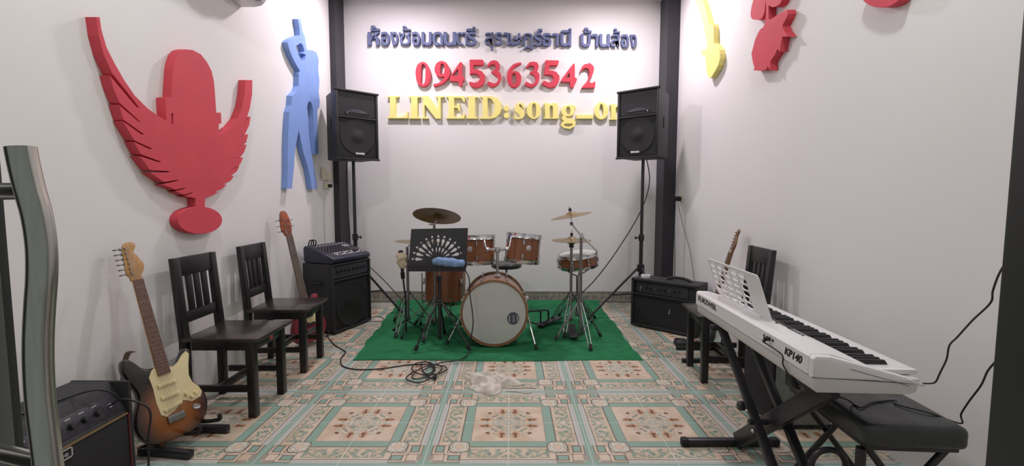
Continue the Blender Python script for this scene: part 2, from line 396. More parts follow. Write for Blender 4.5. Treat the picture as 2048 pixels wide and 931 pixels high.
slab('baseboard_back', ((XL+XR)/2, YB-0.006, 0.0675), (XR-XL, 0.012, 0.135), SKIRT)
# black corner pillars
slab('pillar_left', (XL+0.0325, (5.04+YB)/2, CEIL/2), (0.065, YB-5.04, CEIL), BLACKP)
slab('pillar_right', ((1.705+XR)/2, (5.05+YB)/2, CEIL/2), (XR-1.705, YB-5.05, CEIL), BLACKP)
# door frame of the doorway the photo is taken from
jr = MB(); jr.box((DW+0.045, YF-0.02, 1.15), (0.09, 0.14, 2.3), bev=0.004); struct(jr.build('door_frame_right', DOORBLK))
jt = MB(); jt.box((-0.0625, YF-0.02, 2.25), (2*DW+0.125, 0.14, 0.1), bev=0.004); struct(jt.build('door_frame_top', DOORBLK))
jl = MB(); jl.box((-DW-0.17, YF-0.02, 1.15), (0.09, 0.14, 2.3), bev=0.004); struct(jl.build('door_frame_left', DOORBLK))

# ceiling downlights (above the frame)
for i, (x, y, pw, c) in enumerate(LAMPS):
    L = thing('ceiling_downlight', ['round ceiling downlight at the back, left of the letters', 'round ceiling downlight at the back, right of the letters', 'round ceiling downlight near the doorway on the left', 'round ceiling downlight near the doorway on the right'][i], 'ceiling light', (x, y, CEIL), 'round ceiling downlights')
    MB().lathe([(0.085, CEIL-0.0005), (0.11, CEIL-0.0005), (0.11, CEIL-0.012), (0.085, CEIL-0.018), (0.085, CEIL-0.0005)], M=Matrix.Translation((x, y, 0))).build('trim_ring', WHITE, L)
    MB().lathe([(0, CEIL-0.010), (0.085, CEIL-0.010), (0.085, CEIL-0.0005), (0, CEIL-0.0005)], M=Matrix.Translation((x, y, 0))).build('diffuser', emis('lamp_diffuser', c, 6.0), L)
    ld = bpy.data.lights.new('lamp_light', 'AREA'); ld.shape = 'DISK'; ld.size = 0.16; ld.energy = pw; ld.color = c
    lo_ = bpy.data.objects.new('lamp_light', ld); COL.objects.link(lo_); lo_.parent = L; lo_.location = (0, 0, -0.022)

# ------------------------------------------------------------------ foam cut-outs on the side walls
def cut(px_loops, side, t, ox, oy, sc):
    X = (XL+t) if side < 0 else (XR-t)
    loops = []
    for lp in px_loops:
        q = []
        for x, y in lp:
            p = atx(ox+x/sc, oy+y/sc, X); q.append((p.y, p.z))
        loops.append(q)
    M = frame(((XL+t/2+0.0005) if side < 0 else (XR-t/2-0.0005), 0, 0), (0, 1, 0), (0, 0, 1), (1, 0, 0))
    return loops, M
wing = [(82, 66), (96, 66), (102, 112), (122, 182), (152, 242), (192, 312), (232, 370), (282, 420), (332, 455), (365, 474), (381, 482), (381, 440), (374, 438), (374, 480), (356, 470), (352, 436), (350, 400), (350, 378), (374, 376),
        (376, 330), (380, 270), (386, 240), (396, 212), (412, 196), (432, 191), (458, 194), (488, 210), (512, 240), (530, 275), (539, 315), (543, 360), (546, 405), (548, 436), (566, 436), (568, 478), (558, 480), (557, 522),
        (580, 510), (605, 490), (630, 460), (648, 415), (656, 370), (662, 310), (688, 310), (687, 365), (678, 420), (668, 452), (654, 482), (681, 452), (676, 485), (660, 518), (640, 532), (672, 520), (664, 552), (646, 566), (628, 572), (666, 560), (656, 590), (640, 610), (614, 616), (652, 610), (642, 634), (624, 652), (598, 658), (639, 641), (628, 664), (602, 684), (575, 686), (617, 682), (602, 702), (575, 714), (552, 712), (588, 716), (570, 732), (545, 742), (530, 740), (556, 744), (534, 757), (510, 766), (504, 768), (504, 800)]
base_e = [(485+86*math.cos(a), 853+53*math.sin(a)) for a in [math.radians(-76+i*332/26) for i in range(27)]]
wing2 = [(468, 800), (468, 768), (425, 760), (452, 750), (460, 744), (424, 755), (390, 742), (424, 732), (432, 726), (392, 736), (340, 714), (395, 702), (405, 696), (345, 706), (290, 667), (360, 668), (370, 664), (292, 660), (250, 604), (325, 629), (335, 627), (255, 598), (228, 549), (290, 578), (300, 577), (230, 544), (185, 469), (258, 521), (268, 521), (188, 464), (170, 406), (245, 470), (255, 474), (172, 398), (148, 340), (135, 292), (238, 414), (250, 418), (145, 286), (112, 215), (92, 140)]
lp, M = cut([wing+base_e+wing2], -1, 0.052, 150, 0, 1.939)
MB().prism(lp, 0.052, M, bev=0.0015).solo('winged_microphone_cutout', RED, 'large red foam winged microphone shape on the left wall', 'wall decoration', 'foam cut-outs on the walls', smooth=False)

singer = [(176, 88), (189, 88), (194, 120), (201, 152), (209, 168), (212, 190), (217, 225), (226, 234), (242, 233), (262, 243), (270, 262), (273, 285), (271, 325), (277, 380), (273, 425), (278, 470), (276, 498), (267, 512), (268, 600), (273, 714), (256, 716), (252, 620), (247, 510), (240, 480), (232, 470), (224, 478), (219, 500), (225, 560), (228, 620), (238, 700), (250, 770), (262, 838), (266, 878), (241, 879), (236, 840), (225, 782), (206, 722), (190, 655), (181, 606), (172, 650), (163, 700), (158, 780), (151, 850), (149, 877), (126, 877), (130, 780), (130, 690), (132, 600), (137, 520), (146, 490), (150, 445), (170, 425), (180, 400), (181, 345), (186, 330), (168, 300), (150, 265), (136, 228), (128, 198), (134, 188), (155, 176), (186, 164), (184, 130)]
hole = [(166, 214), (190, 200), (200, 212), (207, 238), (200, 248), (214, 256), (208, 280), (196, 284), (180, 258)]
lp, M = cut([singer, hole], -1, 0.05, 520, 0, 2.327)
MB().prism(lp, 0.05, M, bev=0.001).solo('singer_cutout', BLUE, 'tall blue foam singer silhouette with raised arm, beside the left pillar', 'wall decoration', 'foam cut-outs on the walls', smooth=False)

guit = [(132, -110), (150, -118), (205, -112), (222, -90), (218, -40), (232, -10), (247, 0), (266, 60), (291, 150), (314, 240), (324, 275), (336, 266), (358, 266), (366, 300), (370, 400), (368, 440), (374, 478), (405, 505), (428, 545), (438, 590), (437, 640), (420, 710), (390, 770), (350, 835), (332, 856), (312, 848), (295, 800), (286, 730), (280, 660), (277, 612), (240, 606), (232, 575), (242, 548), (282, 540), (298, 510), (296, 460), (284, 400), (266, 330), (242, 225), (204, 90), (168, 0), (150, -40), (140, -80)]
lp, M = cut([guit], 1, 0.05, 1360, 0, 5.477)
MB().prism(lp, 0.05, M, bev=0.001).solo('guitar_cutout', YEL, 'yellow foam guitar shape hung high on the right wall', 'wall decoration', 'foam cut-outs on the walls', smooth=False)
drummer = [(838, -180), (810, -120), (802, 0), (782, 80), (773, 150), (778, 195), (800, 214), (860, 220), (890, 205), (912, 175), (926, 130), (934, 60), (938, 0), (944, 90), (938, 200), (926, 262), (908, 302), (878, 320), (850, 370), (820, 440), (798, 525), (783, 585), (790, 640), (800, 690), (815, 742), (806, 770), (900, 776), (940, 762), (962, 726), (990, 772), (986, 692), (1000, 655), (1040, 600), (1068, 535), (1090, 568), (1108, 470), (1120, 402), (1190, 402), (1146, 345), (1128, 305), (1120, 285), (1165, 200), (1185, 150), (1172, 106), (1060, 168), (1000, 208), (972, 212), (968, 100), (972, 60), (1010, 80), (1050, 74), (1090, 48), (1118, 0), (1130, -90), (1090, -170), (1000, -190)]
lp, M = cut([drummer], 1, 0.055, 1360, 0, 5.477)
MB().prism(lp, 0.055, M, bev=0.001).solo('drummer_cutout', RED, 'red foam figure shape with jagged right edge, right of the yellow guitar shape', 'wall decoration', 'foam cut-outs on the walls', smooth=False)
ell = [(1538+112*math.cos(a), -38+80*math.sin(a)) for a in [math.radians(-70+i*320/24) for i in range(25)]]
lp, M = cut([ell+[(1500, -115), (1500, -180), (1420, -260), (1400, -420), (1470, -520), (1580, -530), (1640, -430), (1640, -270), (1560, -180), (1560, -113)]], 1, 0.055, 1200, 0, 2.739)
MB().prism(lp, 0.055, M, bev=0.0015).solo('rounded_cutout', RED, 'red foam shape whose rounded foot shows at the top of the right wall', 'wall decoration', 'foam cut-outs on the walls', smooth=False)

# ------------------------------------------------------------------ letters on the back wall
LT = 0.045
LY = YB-LT
def back_loops(loops, ox, oy, sc):
    r = []
    for lp in loops: r.append([(p.x, p.z) for p in (aty(ox+x/sc, oy+y/sc, LY) for x, y in lp)])
    return r
LM = frame((0, YB-LT/2-0.0005, 0), (1, 0, 0), (0, 0, 1), (0, 1, 0))
def letter(name, loops, o, m, label, group):
    return MB().prism(back_loops(loops, *o), LT, LM, bev=0.0012).solo(name, m, label, 'letter', group, smooth=False)
C3, C4, C5, C6 = (820, 110, 10.24), (1000, 110, 10.24), (765, 180, 8.192), (1000, 180, 8.192)
def sm(lp, n=3): return [(p.x, p.y) for p in catmull([(x, y, 0) for x, y in lp], n, True)]
GD = 'red digits of the phone number'
letter('digit_zero', [sm([(265, 138), (330, 163), (385, 240), (415, 340), (425, 420), (410, 520), (370, 600), (300, 642), (240, 642), (180, 610), (140, 540), (120, 450), (112, 360), (125, 260), (160, 190), (210, 150)]), sm([(268, 185), (300, 205), (315, 260), (315, 450), (300, 560), (265, 598), (230, 560), (225, 450), (230, 280), (240, 210)])], C3, RED2, 'red raised digit 0 starting the phone number', GD)
letter('digit_nine', [sm([(640, 120), (710, 135), (770, 190), (805, 280), (818, 370), (800, 440), (760, 500), (700, 560), (620, 610), (500, 642), (478, 598), (570, 575), (640, 530), (690, 470), (700, 442), (640, 447), (570, 430), (520, 370), (500, 290), (515, 220), (550, 160), (600, 128)]), sm([(650, 172), (695, 200), (705, 280), (695, 370), (650, 395), (622, 370), (618, 280), (630, 200)])], C3, RED2, 'red raised digit 9 after the 0', GD)
letter('digit_four', [[(1030, 142), (1060, 145), (1070, 165), (1070, 432), (1105, 440), (1116, 470), (1112, 525), (1075, 530), (1072, 620), (1045, 640), (1005, 622), (985, 540), (825, 532), (812, 500), (816, 450), (1005, 165)], [(975, 285), (985, 300), (985, 425), (862, 425)]], C3, RED2, 'red raised digit 4 between the 9 and the first 5', GD)
five = [(1220, 100), (1235, 92), (1485, 92), (1505, 115), (1512, 175), (1495, 203), (1300, 205), (1300, 290), (1380, 295), (1470, 330), (1530, 400), (1542, 490), (1510, 590), (1440, 650), (1340, 668), (1260, 640), (1215, 600), (1205, 550), (1240, 545), (1310, 565), (1390, 545), (1430, 490), (1420, 430), (1360, 385), (1270, 375), (1225, 395)]
letter('digit_five', [five], C3, RED2, 'red raised digit 5 between 4 and 3, taller than its neighbours', GD)
three = [(1720, 105), (1790, 125), (1835, 190), (1835, 265), (1805, 315), (1850, 370), (1870, 440), (1850, 530), (1790, 610), (1700, 650), (1630, 640), (1585, 590), (1590, 550), (1640, 545), (1700, 575), (1750, 575), (1795, 530), (1800, 470), (1760, 420), (1685, 372), (1665, 345), (1715, 310), (1755, 270), (1755, 220), (1710, 190), (1650, 200), (1605, 242), (1588, 215), (1620, 150), (1670, 115)]
letter('digit_three', [sm(three, 2)], C3, RED2, 'red raised digit 3 between 5 and 6', GD)
letter('digit_six', [sm([(430, 152), (425, 180), (330, 230), (270, 290), (250, 340), (310, 325), (380, 350), (425, 410), (437, 480), (420, 570), (370, 630), (300, 660), (220, 640), (165, 570), (140, 470), (150, 370), (190, 280), (260, 200), (340, 162)]), sm([(280, 370), (320, 400), (335, 470), (325, 560), (290, 600), (255, 570), (243, 480), (255, 400)])], C4, RED2, 'red raised digit 6 in the middle of the phone number', GD)
letter('digit_three', [sm([(690, 135), (760, 150), (790, 210), (785, 270), (758, 325), (800, 380), (812, 450), (790, 550), (730, 620), (640, 655), (560, 640), (510, 600), (530, 550), (570, 555), (640, 590), (690, 580), (725, 530), (725, 470), (690, 410), (625, 378), (610, 350), (670, 320), (705, 280), (690, 230), (640, 215), (590, 230), (555, 265), (540, 240), (580, 170), (630, 140)], 2)], C4, RED2, 'red raised digit 3 between 6 and 5', GD)
letter('digit_five', [[(930, 108), (945, 104), (1198, 108), (1210, 135), (1182, 208), (1010, 215), (1005, 310), (1080, 315), (1160, 350), (1215, 420), (1220, 500), (1190, 580), (1130, 640), (1040, 667), (960, 650), (890, 610), (860, 580), (890, 520), (940, 535), (1010, 560), (1070, 540), (1100, 480), (1080, 430), (1030, 400), (908, 402)]], C4, RED2, 'red raised digit 5 between 3 and 4, taller than its neighbours', GD)
letter('digit_four', [[(1510, 170), (1532, 178), (1535, 460), (1570, 470), (1578, 500), (1562, 542), (1542, 545), (1538, 600), (1500, 667), (1440, 660), (1430, 550), (1262, 547), (1256, 520), (1270, 480), (1440, 250)], [(1425, 360), (1430, 460), (1345, 465)]], C4, RED2, 'red raised digit 4 between the second 5 and 2', GD)
letter('digit_two', [sm([(1800, 175), (1880, 190), (1925, 250), (1920, 330), (1890, 410), (1840, 490), (1812, 545), (1850, 553), (1900, 560)], 2)[:16]+[(1900, 558), (1958, 540), (1945, 667), (1670, 672), (1690, 640), (1780, 540), (1820, 460), (1835, 370), (1820, 290), (1770, 260), (1700, 280), (1655, 350), (1660, 280), (1690, 220), (1740, 185)]], C4, RED2, 'red raised digit 2 ending the phone number', GD)
GY = 'yellow letters of the contact line'
Imaj = [(430, 100), (620, 100), (615, 120), (570, 128), (570, 440), (615, 450), (617, 466), (425, 466), (425, 446), (465, 440), (465, 128), (430, 118)]
letter('letter_l', [[(80, 96), (270, 96), (265, 115), (215, 126), (215, 438), (320, 440), (385, 400), (405, 350), (417, 352), (410, 462), (80, 462), (85, 442), (120, 432), (120, 124), (80, 115)]], C5, YEL, 'yellow raised capital letter L', GY)
letter('letter_i', [Imaj], C5, YEL, 'yellow raised capital letter I after the L', GY)
letter('letter_n', [[(640, 96), (752, 96), (908, 320), (908, 125), (870, 112), (870, 98), (1008, 98), (1008, 112), (950, 126), (950, 467), (875, 467), (690, 235), (690, 440), (748, 450), (748, 467), (638, 467), (638, 450), (662, 440), (662, 130), (640, 112)]], C5, YEL, 'yellow raised capital letter N', GY)
letter('letter_e', [[(1040, 98), (1340, 98), (1350, 190), (1332, 190), (1290, 130), (1172, 126), (1172, 260), (1228, 255), (1250, 218), (1264, 218), (1264, 342), (1250, 342), (1228, 292), (1172, 287), (1172, 440), (1285, 436), (1335, 380), (1350, 385), (1337, 467), (1040, 467), (1040, 450), (1082, 440), (1082, 126), (1040, 112)]], C5, YEL, 'yellow raised capital letter E', GY)
letter('letter_i', [[(x+945, y) for x, y in Imaj]], C5, YEL, 'yellow raised capital letter I before the D', GY)
letter('letter_d', [[(1600, 98), (1780, 98), (1880, 128), (1938, 205), (1952, 290), (1925, 385), (1855, 450), (1760, 470), (1590, 470), (1590, 452), (1640, 440), (1640, 126), (1600, 112)], [(1722, 126), (1780, 142), (1825, 205), (1840, 290), (1820, 385), (1770, 435), (1722, 440)]], C5, YEL, 'yellow raised capital letter D', GY)
cl = thing('letter_colon', 'yellow raised colon of two round dots', 'letter', aty(1013, 228, YB-0.02), GY)
for cy in (298, 415):
    MB().prism(back_loops([[(106+46*math.cos(a*PI/10), cy+46*math.sin(a*PI/10)) for a in range(20)]], *C6), LT, LM, bev=0.0012).build('dot', YEL, cl, smooth=False)
letter('letter_s', [sm([(255, 250), (290, 215), (340, 205), (390, 222), (397, 292), (375, 292), (350, 240), (315, 235), (322, 268), (390, 330), (407, 390), (380, 452), (310, 477), (238, 467), (230, 400), (250, 400), (280, 447), (328, 443), (322, 410), (258, 355), (238, 305)], 2)], C6, YEL, 'yellow raised small letter s', GY)
o_out = [(555, 195), (620, 215), (660, 280), (668, 350), (640, 430), (560, 472), (480, 440), (443, 370), (443, 290), (480, 220)]; o_in = [(558, 218), (585, 245), (592, 330), (585, 420), (558, 447), (533, 420), (526, 330), (530, 245)]
letter('letter_o', [sm(o_out), sm(o_in)], C6, YEL, 'yellow raised small letter o between s and n', GY)
n_g = [(720, 215), (812, 213), (818, 240), (870, 208), (930, 215), (955, 260), (955, 448), (965, 452), (965, 467), (845, 467), (845, 452), (868, 442), (868, 275), (845, 248), (815, 272), (815, 442), (832, 452), (832, 467), (715, 467), (715, 452), (738, 442), (738, 245), (720, 232)]
letter('letter_n', [n_g], C6, YEL, 'yellow raised small letter n after the o', GY)
letter('letter_g', [[(1120, 245), (1180, 240), (1240, 255), (1242, 295), (1215, 305), (1226, 350), (1200, 402), (1135, 425), (1085, 430), (1078, 445), (1110, 455), (1200, 470), (1242, 520), (1230, 590), (1150, 637), (1050, 622), (996, 582), (1010, 530), (1050, 505), (1015, 475), (1012, 445), (1042, 418), (1012, 380), (1005, 320), (1040, 265)], sm([(1120, 268), (1150, 300), (1150, 375), (1120, 400), (1090, 378), (1086, 300)]), [(1060, 550), (1180, 545), (1196, 570), (1130, 602), (1045, 582)]], C6, YEL, 'yellow raised small letter g', GY)
letter('letter_underscore', [[(1252, 402), (1527, 404), (1527, 467), (1252, 465)]], C6, YEL, 'yellow raised underscore bar', GY)
letter('letter_o', [sm([(1662+112*math.cos(a*PI/8), 338+142*math.sin(a*PI/8)) for a in range(16)]), sm([(1662+33*math.cos(a*PI/6), 338+112*math.sin(a*PI/6)) for a in range(12)])], C6, YEL, 'yellow raised small letter o after the underscore', GY)
letter('letter_n', [[(x+1085, y+17) for x, y in n_g]], C6, YEL, 'yellow raised small letter n half hidden by the right loudspeaker', GY)

# Thai line: each consonant or vowel is a piece, the mark above or below is its part
TH = [('ห้', 90, 280, 'h'), ('อ', 315, 457, 'o'), ('ง', 472, 605, 'ng'), ('ซ้', 620, 812, 's'), ('อ', 842, 977, 'o'), ('ม', 1008, 1178, 'm'), ('ด', 1193, 1372, 'd'), ('น', 1383, 1595, 'n'), ('ต', 1598, 1787, 't'), ('รี', 1790, 1938, 'r')]
TH2 = [('สุ', 85, 190), ('ร', 208, 300), ('า', 310, 388), ('ษ', 378, 532), ('ฎ', 535, 668), ('ร์', 682, 778), ('ธ', 782, 892), ('า', 897, 982), ('นี', 998, 1132), ('บ้', 1243, 1368), ('า', 1374, 1458), ('น', 1468, 1598), ('ส้', 1602, 1722), ('อ', 1730, 1828), ('ง', 1838, 1920)]
ords = ['first', 'second', 'third', 'fourth', 'fifth', 'sixth', 'seventh', 'eighth', 'ninth', 'tenth', 'eleventh']
def islands(me):
    par = list(range(len(me.vertices)))
    def fd(i):
        while par[i] != i: par[i] = par[par[i]]; i = par[i]
        return i
    for e in me.edges:
        a, b = fd(e.vertices[0]), fd(e.vertices[1]); par[a] = b
    g = {}
    for v in me.vertices: g.setdefault(fd(v.index), []).append(v.index)
    return list(g.values()), fd
def tmesh(s):
    cu = bpy.data.curves.new('t', 'FONT'); cu.body = s; cu.size = 1.0; cu.extrude = LT/2; cu.offset = 0.0 if s[0] in 'ซสตษฎ' else 0.02
    o = bpy.data.objects.new('t', cu); me = bpy.data.meshes.new_from_object(o); bpy.data.objects.remove(o); bpy.data.curves.remove(cu)
    return me
def thai(ch, x0, x1, yb, yt, label):
    base = tmesh(ch[0]); bx = [v.co.x for v in base.vertices]
    BX0, BX1 = min(bx), max(bx); bpy.data.meshes.remove(base)
    ref = tmesh('อ'); ry = [v.co.y for v in ref.vertices]; RY0, RY1 = min(ry), max(ry); bpy.data.meshes.remove(ref)
    p0 = aty(x0, yb, LY); p1 = aty(x1, yt, LY); kx = (p1.x-p0.x)/(BX1-BX0); ky = (p1.z-p0.z)/(RY1-RY0)
    me = tmesh(ch); isl, fd = islands(me)
    f = lambda c: Vector((p0.x+(c.x-BX0)*kx, YB-LT/2-0.0005-c.z, p0.z+(c.y-RY0)*ky))
    parts = {'base': [], 'mark': []}
    for I in isl:
        ys = [me.vertices[i].co.y for i in I]
        k = 'mark' if (len(ch) > 1 and (min(ys) > RY1*0.98 or max(ys) < RY0+0.05)) else 'base'
        parts[k] += I
    def mk(I):
        S_ = {v: j for j, v in enumerate(I)}
        return MB().add([f(me.vertices[i].co) for i in I], [[S_[i] for i in p.vertices] for p in me.polygons if p.vertices[0] in S_])
    if parts['mark']:
        r = thing('thai_letter', label, 'letter', (p0.x, LY, p0.z), 'slate blue letters of the top line')
        mk(parts['base']).build('letter_body', NAVY, r, smooth=False); mk(parts['mark']).build('letter_mark', NAVY, r, smooth=False)
    else:
        mk(parts['base']).solo('thai_letter', NAVY, label, 'letter', 'slate blue letters of the top line', smooth=False)
    bpy.data.meshes.remove(me)
for i, (c, a, b, _) in enumerate(TH):
    thai(c, 725+a/8.533, 725+b/8.533, 90.3, 63.3, 'slate blue raised %s letter of the first word in the top line' % ords[i])
for i, (c, a, b) in enumerate(TH2):
    x0, x1 = 955+a/6.024, 955+b/6.024; dy = (x0-970)/290*5.0
    wd, k = ('second', i) if i < 9 else ('last', i-9)
    thai(c, x0, x1, 89.5+dy, 64.0+dy*0.9, 'slate blue raised %s letter of the %s word in the top line' % (ords[k], wd))

# ------------------------------------------------------------------ air conditioner, sockets
AC = thing('air_conditioner', 'white wall-mounted air conditioner cut off at the top of the left wall', 'air conditioner', (XL, 2.95, 2.632))
prof = [(0.0, 0.30), (0.185, 0.30), (0.20, 0.27), (0.20, 0.10), (0.185, 0.045), (0.15, 0.012), (0.10, 0.0), (0.0, 0.0)]
Mac = frame((XL+0.001, (2.54+3.42)/2, 2.632), (1, 0, 0), (0, 0, 1), (0, 1, 0))
MB().prism([prof], 0.88, Mac, bev=0.012).build('housing', ACW, AC)
MB().box((XL+0.165, 2.98, 2.6495), (0.05, 0.72, 0.008), frame((0, 0, 0), (1, 0, 0), (0, 1, 0), (0, 0, 1)), bev=0.003).build('air_outlet_flap', PANELD, AC)

o1 = thing('wall_socket', 'cream double socket with a black plug on the left wall', 'socket', (XL, 4.87, 1.36))
p = atx(655, 352, XL+0.02); p2 = atx(652, 371, XL+0.02)
MB().box((XL+0.014, p.y+0.03, p.z), (0.026, 0.13, 0.09), bev=0.004).build('upper_box', IVORY, o1)
MB().box((XL+0.014, p2.y+0.04, p2.z), (0.026, 0.12, 0.06), bev=0.004).build('lower_box', IVORY, o1)
MB().box((XL+0.03, p.y-0.11, p.z+0.02), (0.04, 0.04, 0.13), bev=0.006).build('switch_box', IVORY, o1)
MB().box((XL+0.045, p2.y+0.05, p2.z), (0.04, 0.035, 0.035), bev=0.008).build('plug', RUBBER, o1)
o2 = thing('wall_socket', 'socket on the right wall at the pillar with a black adapter plugged in', 'socket', (XR, 4.95, 1.25))
q = atx(1361, 397, XR-0.01)
MB().box((XR-0.008, q.y-0.03, q.z), (0.014, 0.075, 0.075), bev=0.003).build('cover', IVORY, o2)
MB().lathe([(0, 0), (0.022, 0), (0.026, 0.02), (0.024, 0.06), (0.018, 0.075), (0, 0.075)], M=axis_frame((XR-0.016, q.y-0.02, q.z), (-1, 0, 0), (0, 1, 0))).build('adapter', RUBBER, o2)

# ------------------------------------------------------------------ glass door leaf opened inwards, with pull handle
DR = thing('glass_door', 'open glass door leaf with a grey edge and steel pull handle at far left', 'door', (-0.715, 0.55, 0))
gx = -0.738
MB().box((gx+0.008, 0.62, 1.12), (0.05, 0.018, 2.2), bev=0.003).build('edge_gasket', DOORBLK, DR)
MB().box((gx+0.0175, 0.595, 1.12), (0.051, 0.028, 2.2), bev=0.003).build('edge_stile', ALU, DR)
hd = MB()
hc = [(41, 294), (48, 330), (60, 380), (74, 430), (83, 490), (84, 550), (80, 610), (77, 670), (77, 730), (81, 800), (88, 860), (96, 925), (104, 985), (112, 1050), (119, 1110)]
hd.tube(catmull([aty(x, y, 0.53) for x, y in hc], 4), 0.0138, 24)
hob = hd.build('pull_handle', STEEL, DR, angle=50)
for py in (382, 927):
    e = aty(66 if py < 500 else 98, py, 0.545)
    MB().tube([(gx+0.01, 0.585, e.z), (e.x, e.y, e.z)], 0.0105, 18).build('handle_post', STEEL, DR)

# ------------------------------------------------------------------ chairs (front towards local +x)
def make_chair(label, loc):
    t = thing('wooden_chair', label, 'chair', loc, 'dark slat-back wooden chairs')
    W2 = 0.178
    L = Vector(loc)
    def b(name, m, f):
        q = MB(); f(q); q.v = [p+L for p in q.v]; return q.build(name, m, t)
    b('seat', WOODT, lambda q: q.box((0.020, 0, 0.453), (0.425, 2*W2+0.03, 0.022), bev=0.004))
    for s in (-1, 1):
        b('leg', WOODB, lambda q: q.box((0.17, s*(W2-0.022), 0.221), (0.044, 0.044, 0.442), bev=0.003))
        b('leg', WOODB, lambda q: q.hexa([(x, y, 0) for x, y in ((-0.225, s*(W2-0.02)-0.02), (-0.183, s*(W2-0.02)-0.02), (-0.183, s*(W2-0.02)+0.02), (-0.225, s*(W2-0.02)+0.02))], [(x, y, 0.442) for x, y in ((-0.222, s*(W2-0.02)-0.02), (-0.18, s*(W2-0.02)-0.02), (-0.18, s*(W2-0.02)+0.02), (-0.222, s*(W2-0.02)+0.02))], bev=0.003))
        b('side_rail', WOODB, lambda q: q.box((-0.005, s*(W2-0.022), 0.415), (0.31, 0.024, 0.055), bev=0.002))
        b('stretcher', WOODB, lambda q: q.box((-0.005, s*(W2-0.022), 0.165), (0.31, 0.022, 0.036), bev=0.002))
        b('back_post', WOODB, lambda q: q.hexa([(x, y, 0.44) for x, y in ((-0.222, s*(W2-0.024)-0.024), (-0.185, s*(W2-0.024)-0.024), (-0.185, s*(W2-0.024)+0.024), (-0.222, s*(W2-0.024)+0.024))], [(x, y, 0.905) for x, y in ((-0.255, s*(W2-0.024)-0.024), (-0.225, s*(W2-0.024)-0.024), (-0.225, s*(W2-0.024)+0.024), (-0.255, s*(W2-0.024)+0.024))], bev=0.003))
    b('front_rail', WOODB, lambda q: q.box((0.175, 0, 0.412), (0.024, 2*W2-0.09, 0.06), bev=0.002))
    b('stretcher', WOODB, lambda q: q.box((-0.02, 0, 0.165), (0.03, 2*W2-0.06, 0.036), bev=0.002))
    def lean(z): return -0.2035-(z-0.44)/0.465*0.0365
    def rail(q, z0, z1, y=W2-0.04, th=0.022):
        q.hexa([(lean(z0)-th/2, -y, z0), (lean(z0)+th/2, -y, z0), (lean(z0)+th/2, y, z0), (lean(z0)-th/2, y, z0)], [(lean(z1)-th/2, -y, z1), (lean(z1)+th/2, -y, z1), (lean(z1)+th/2, y, z1), (lean(z1)-th/2, y, z1)], bev=0.002)
    b('top_rail', WOODB, lambda q: rail(q, 0.80, 0.905))
    b('lower_rail', WOODB, lambda q: rail(q, 0.535, 0.595))
    for y in (-0.064, 0.0, 0.064):
        def sl(q, y=y):
            z0, z1, h, th = 0.59, 0.805, 0.0215, 0.013
            q.hexa([(lean(z0)-th/2, y-h, z0), (lean(z0)+th/2, y-h, z0), (lean(z0)+th/2, y+h, z0), (lean(z0)-th/2, y+h, z0)], [(lean(z1)-th/2, y-h, z1), (lean(z1)+th/2, y-h, z1), (lean(z1)+th/2, y+h, z1), (lean(z1)-th/2, y+h, z1)], bev=0.002)
        b('back_slat', WOODB, sl)
    return t
ch1 = make_chair('dark wooden chair with red sticker, beside the sunburst guitar', (-1.63, 2.632, 0))
ch2 = copy_thing(ch1, (-1.655, 3.28, 0), math.radians(3), 'dark wooden chair in front of the red bass guitar')
ch3 = copy_thing(ch1, (1.49, 3.10, 0), math.radians(180-5), 'dark wooden chair behind the white keyboard')
st = MB(); st.box((-1.63+0.1885, 2.632+0.02, 0.415), (0.0015, 0.035, 0.04)); st.build('sticker', STICK, ch1)['label'] = 'small red and white sticker on the front rail'

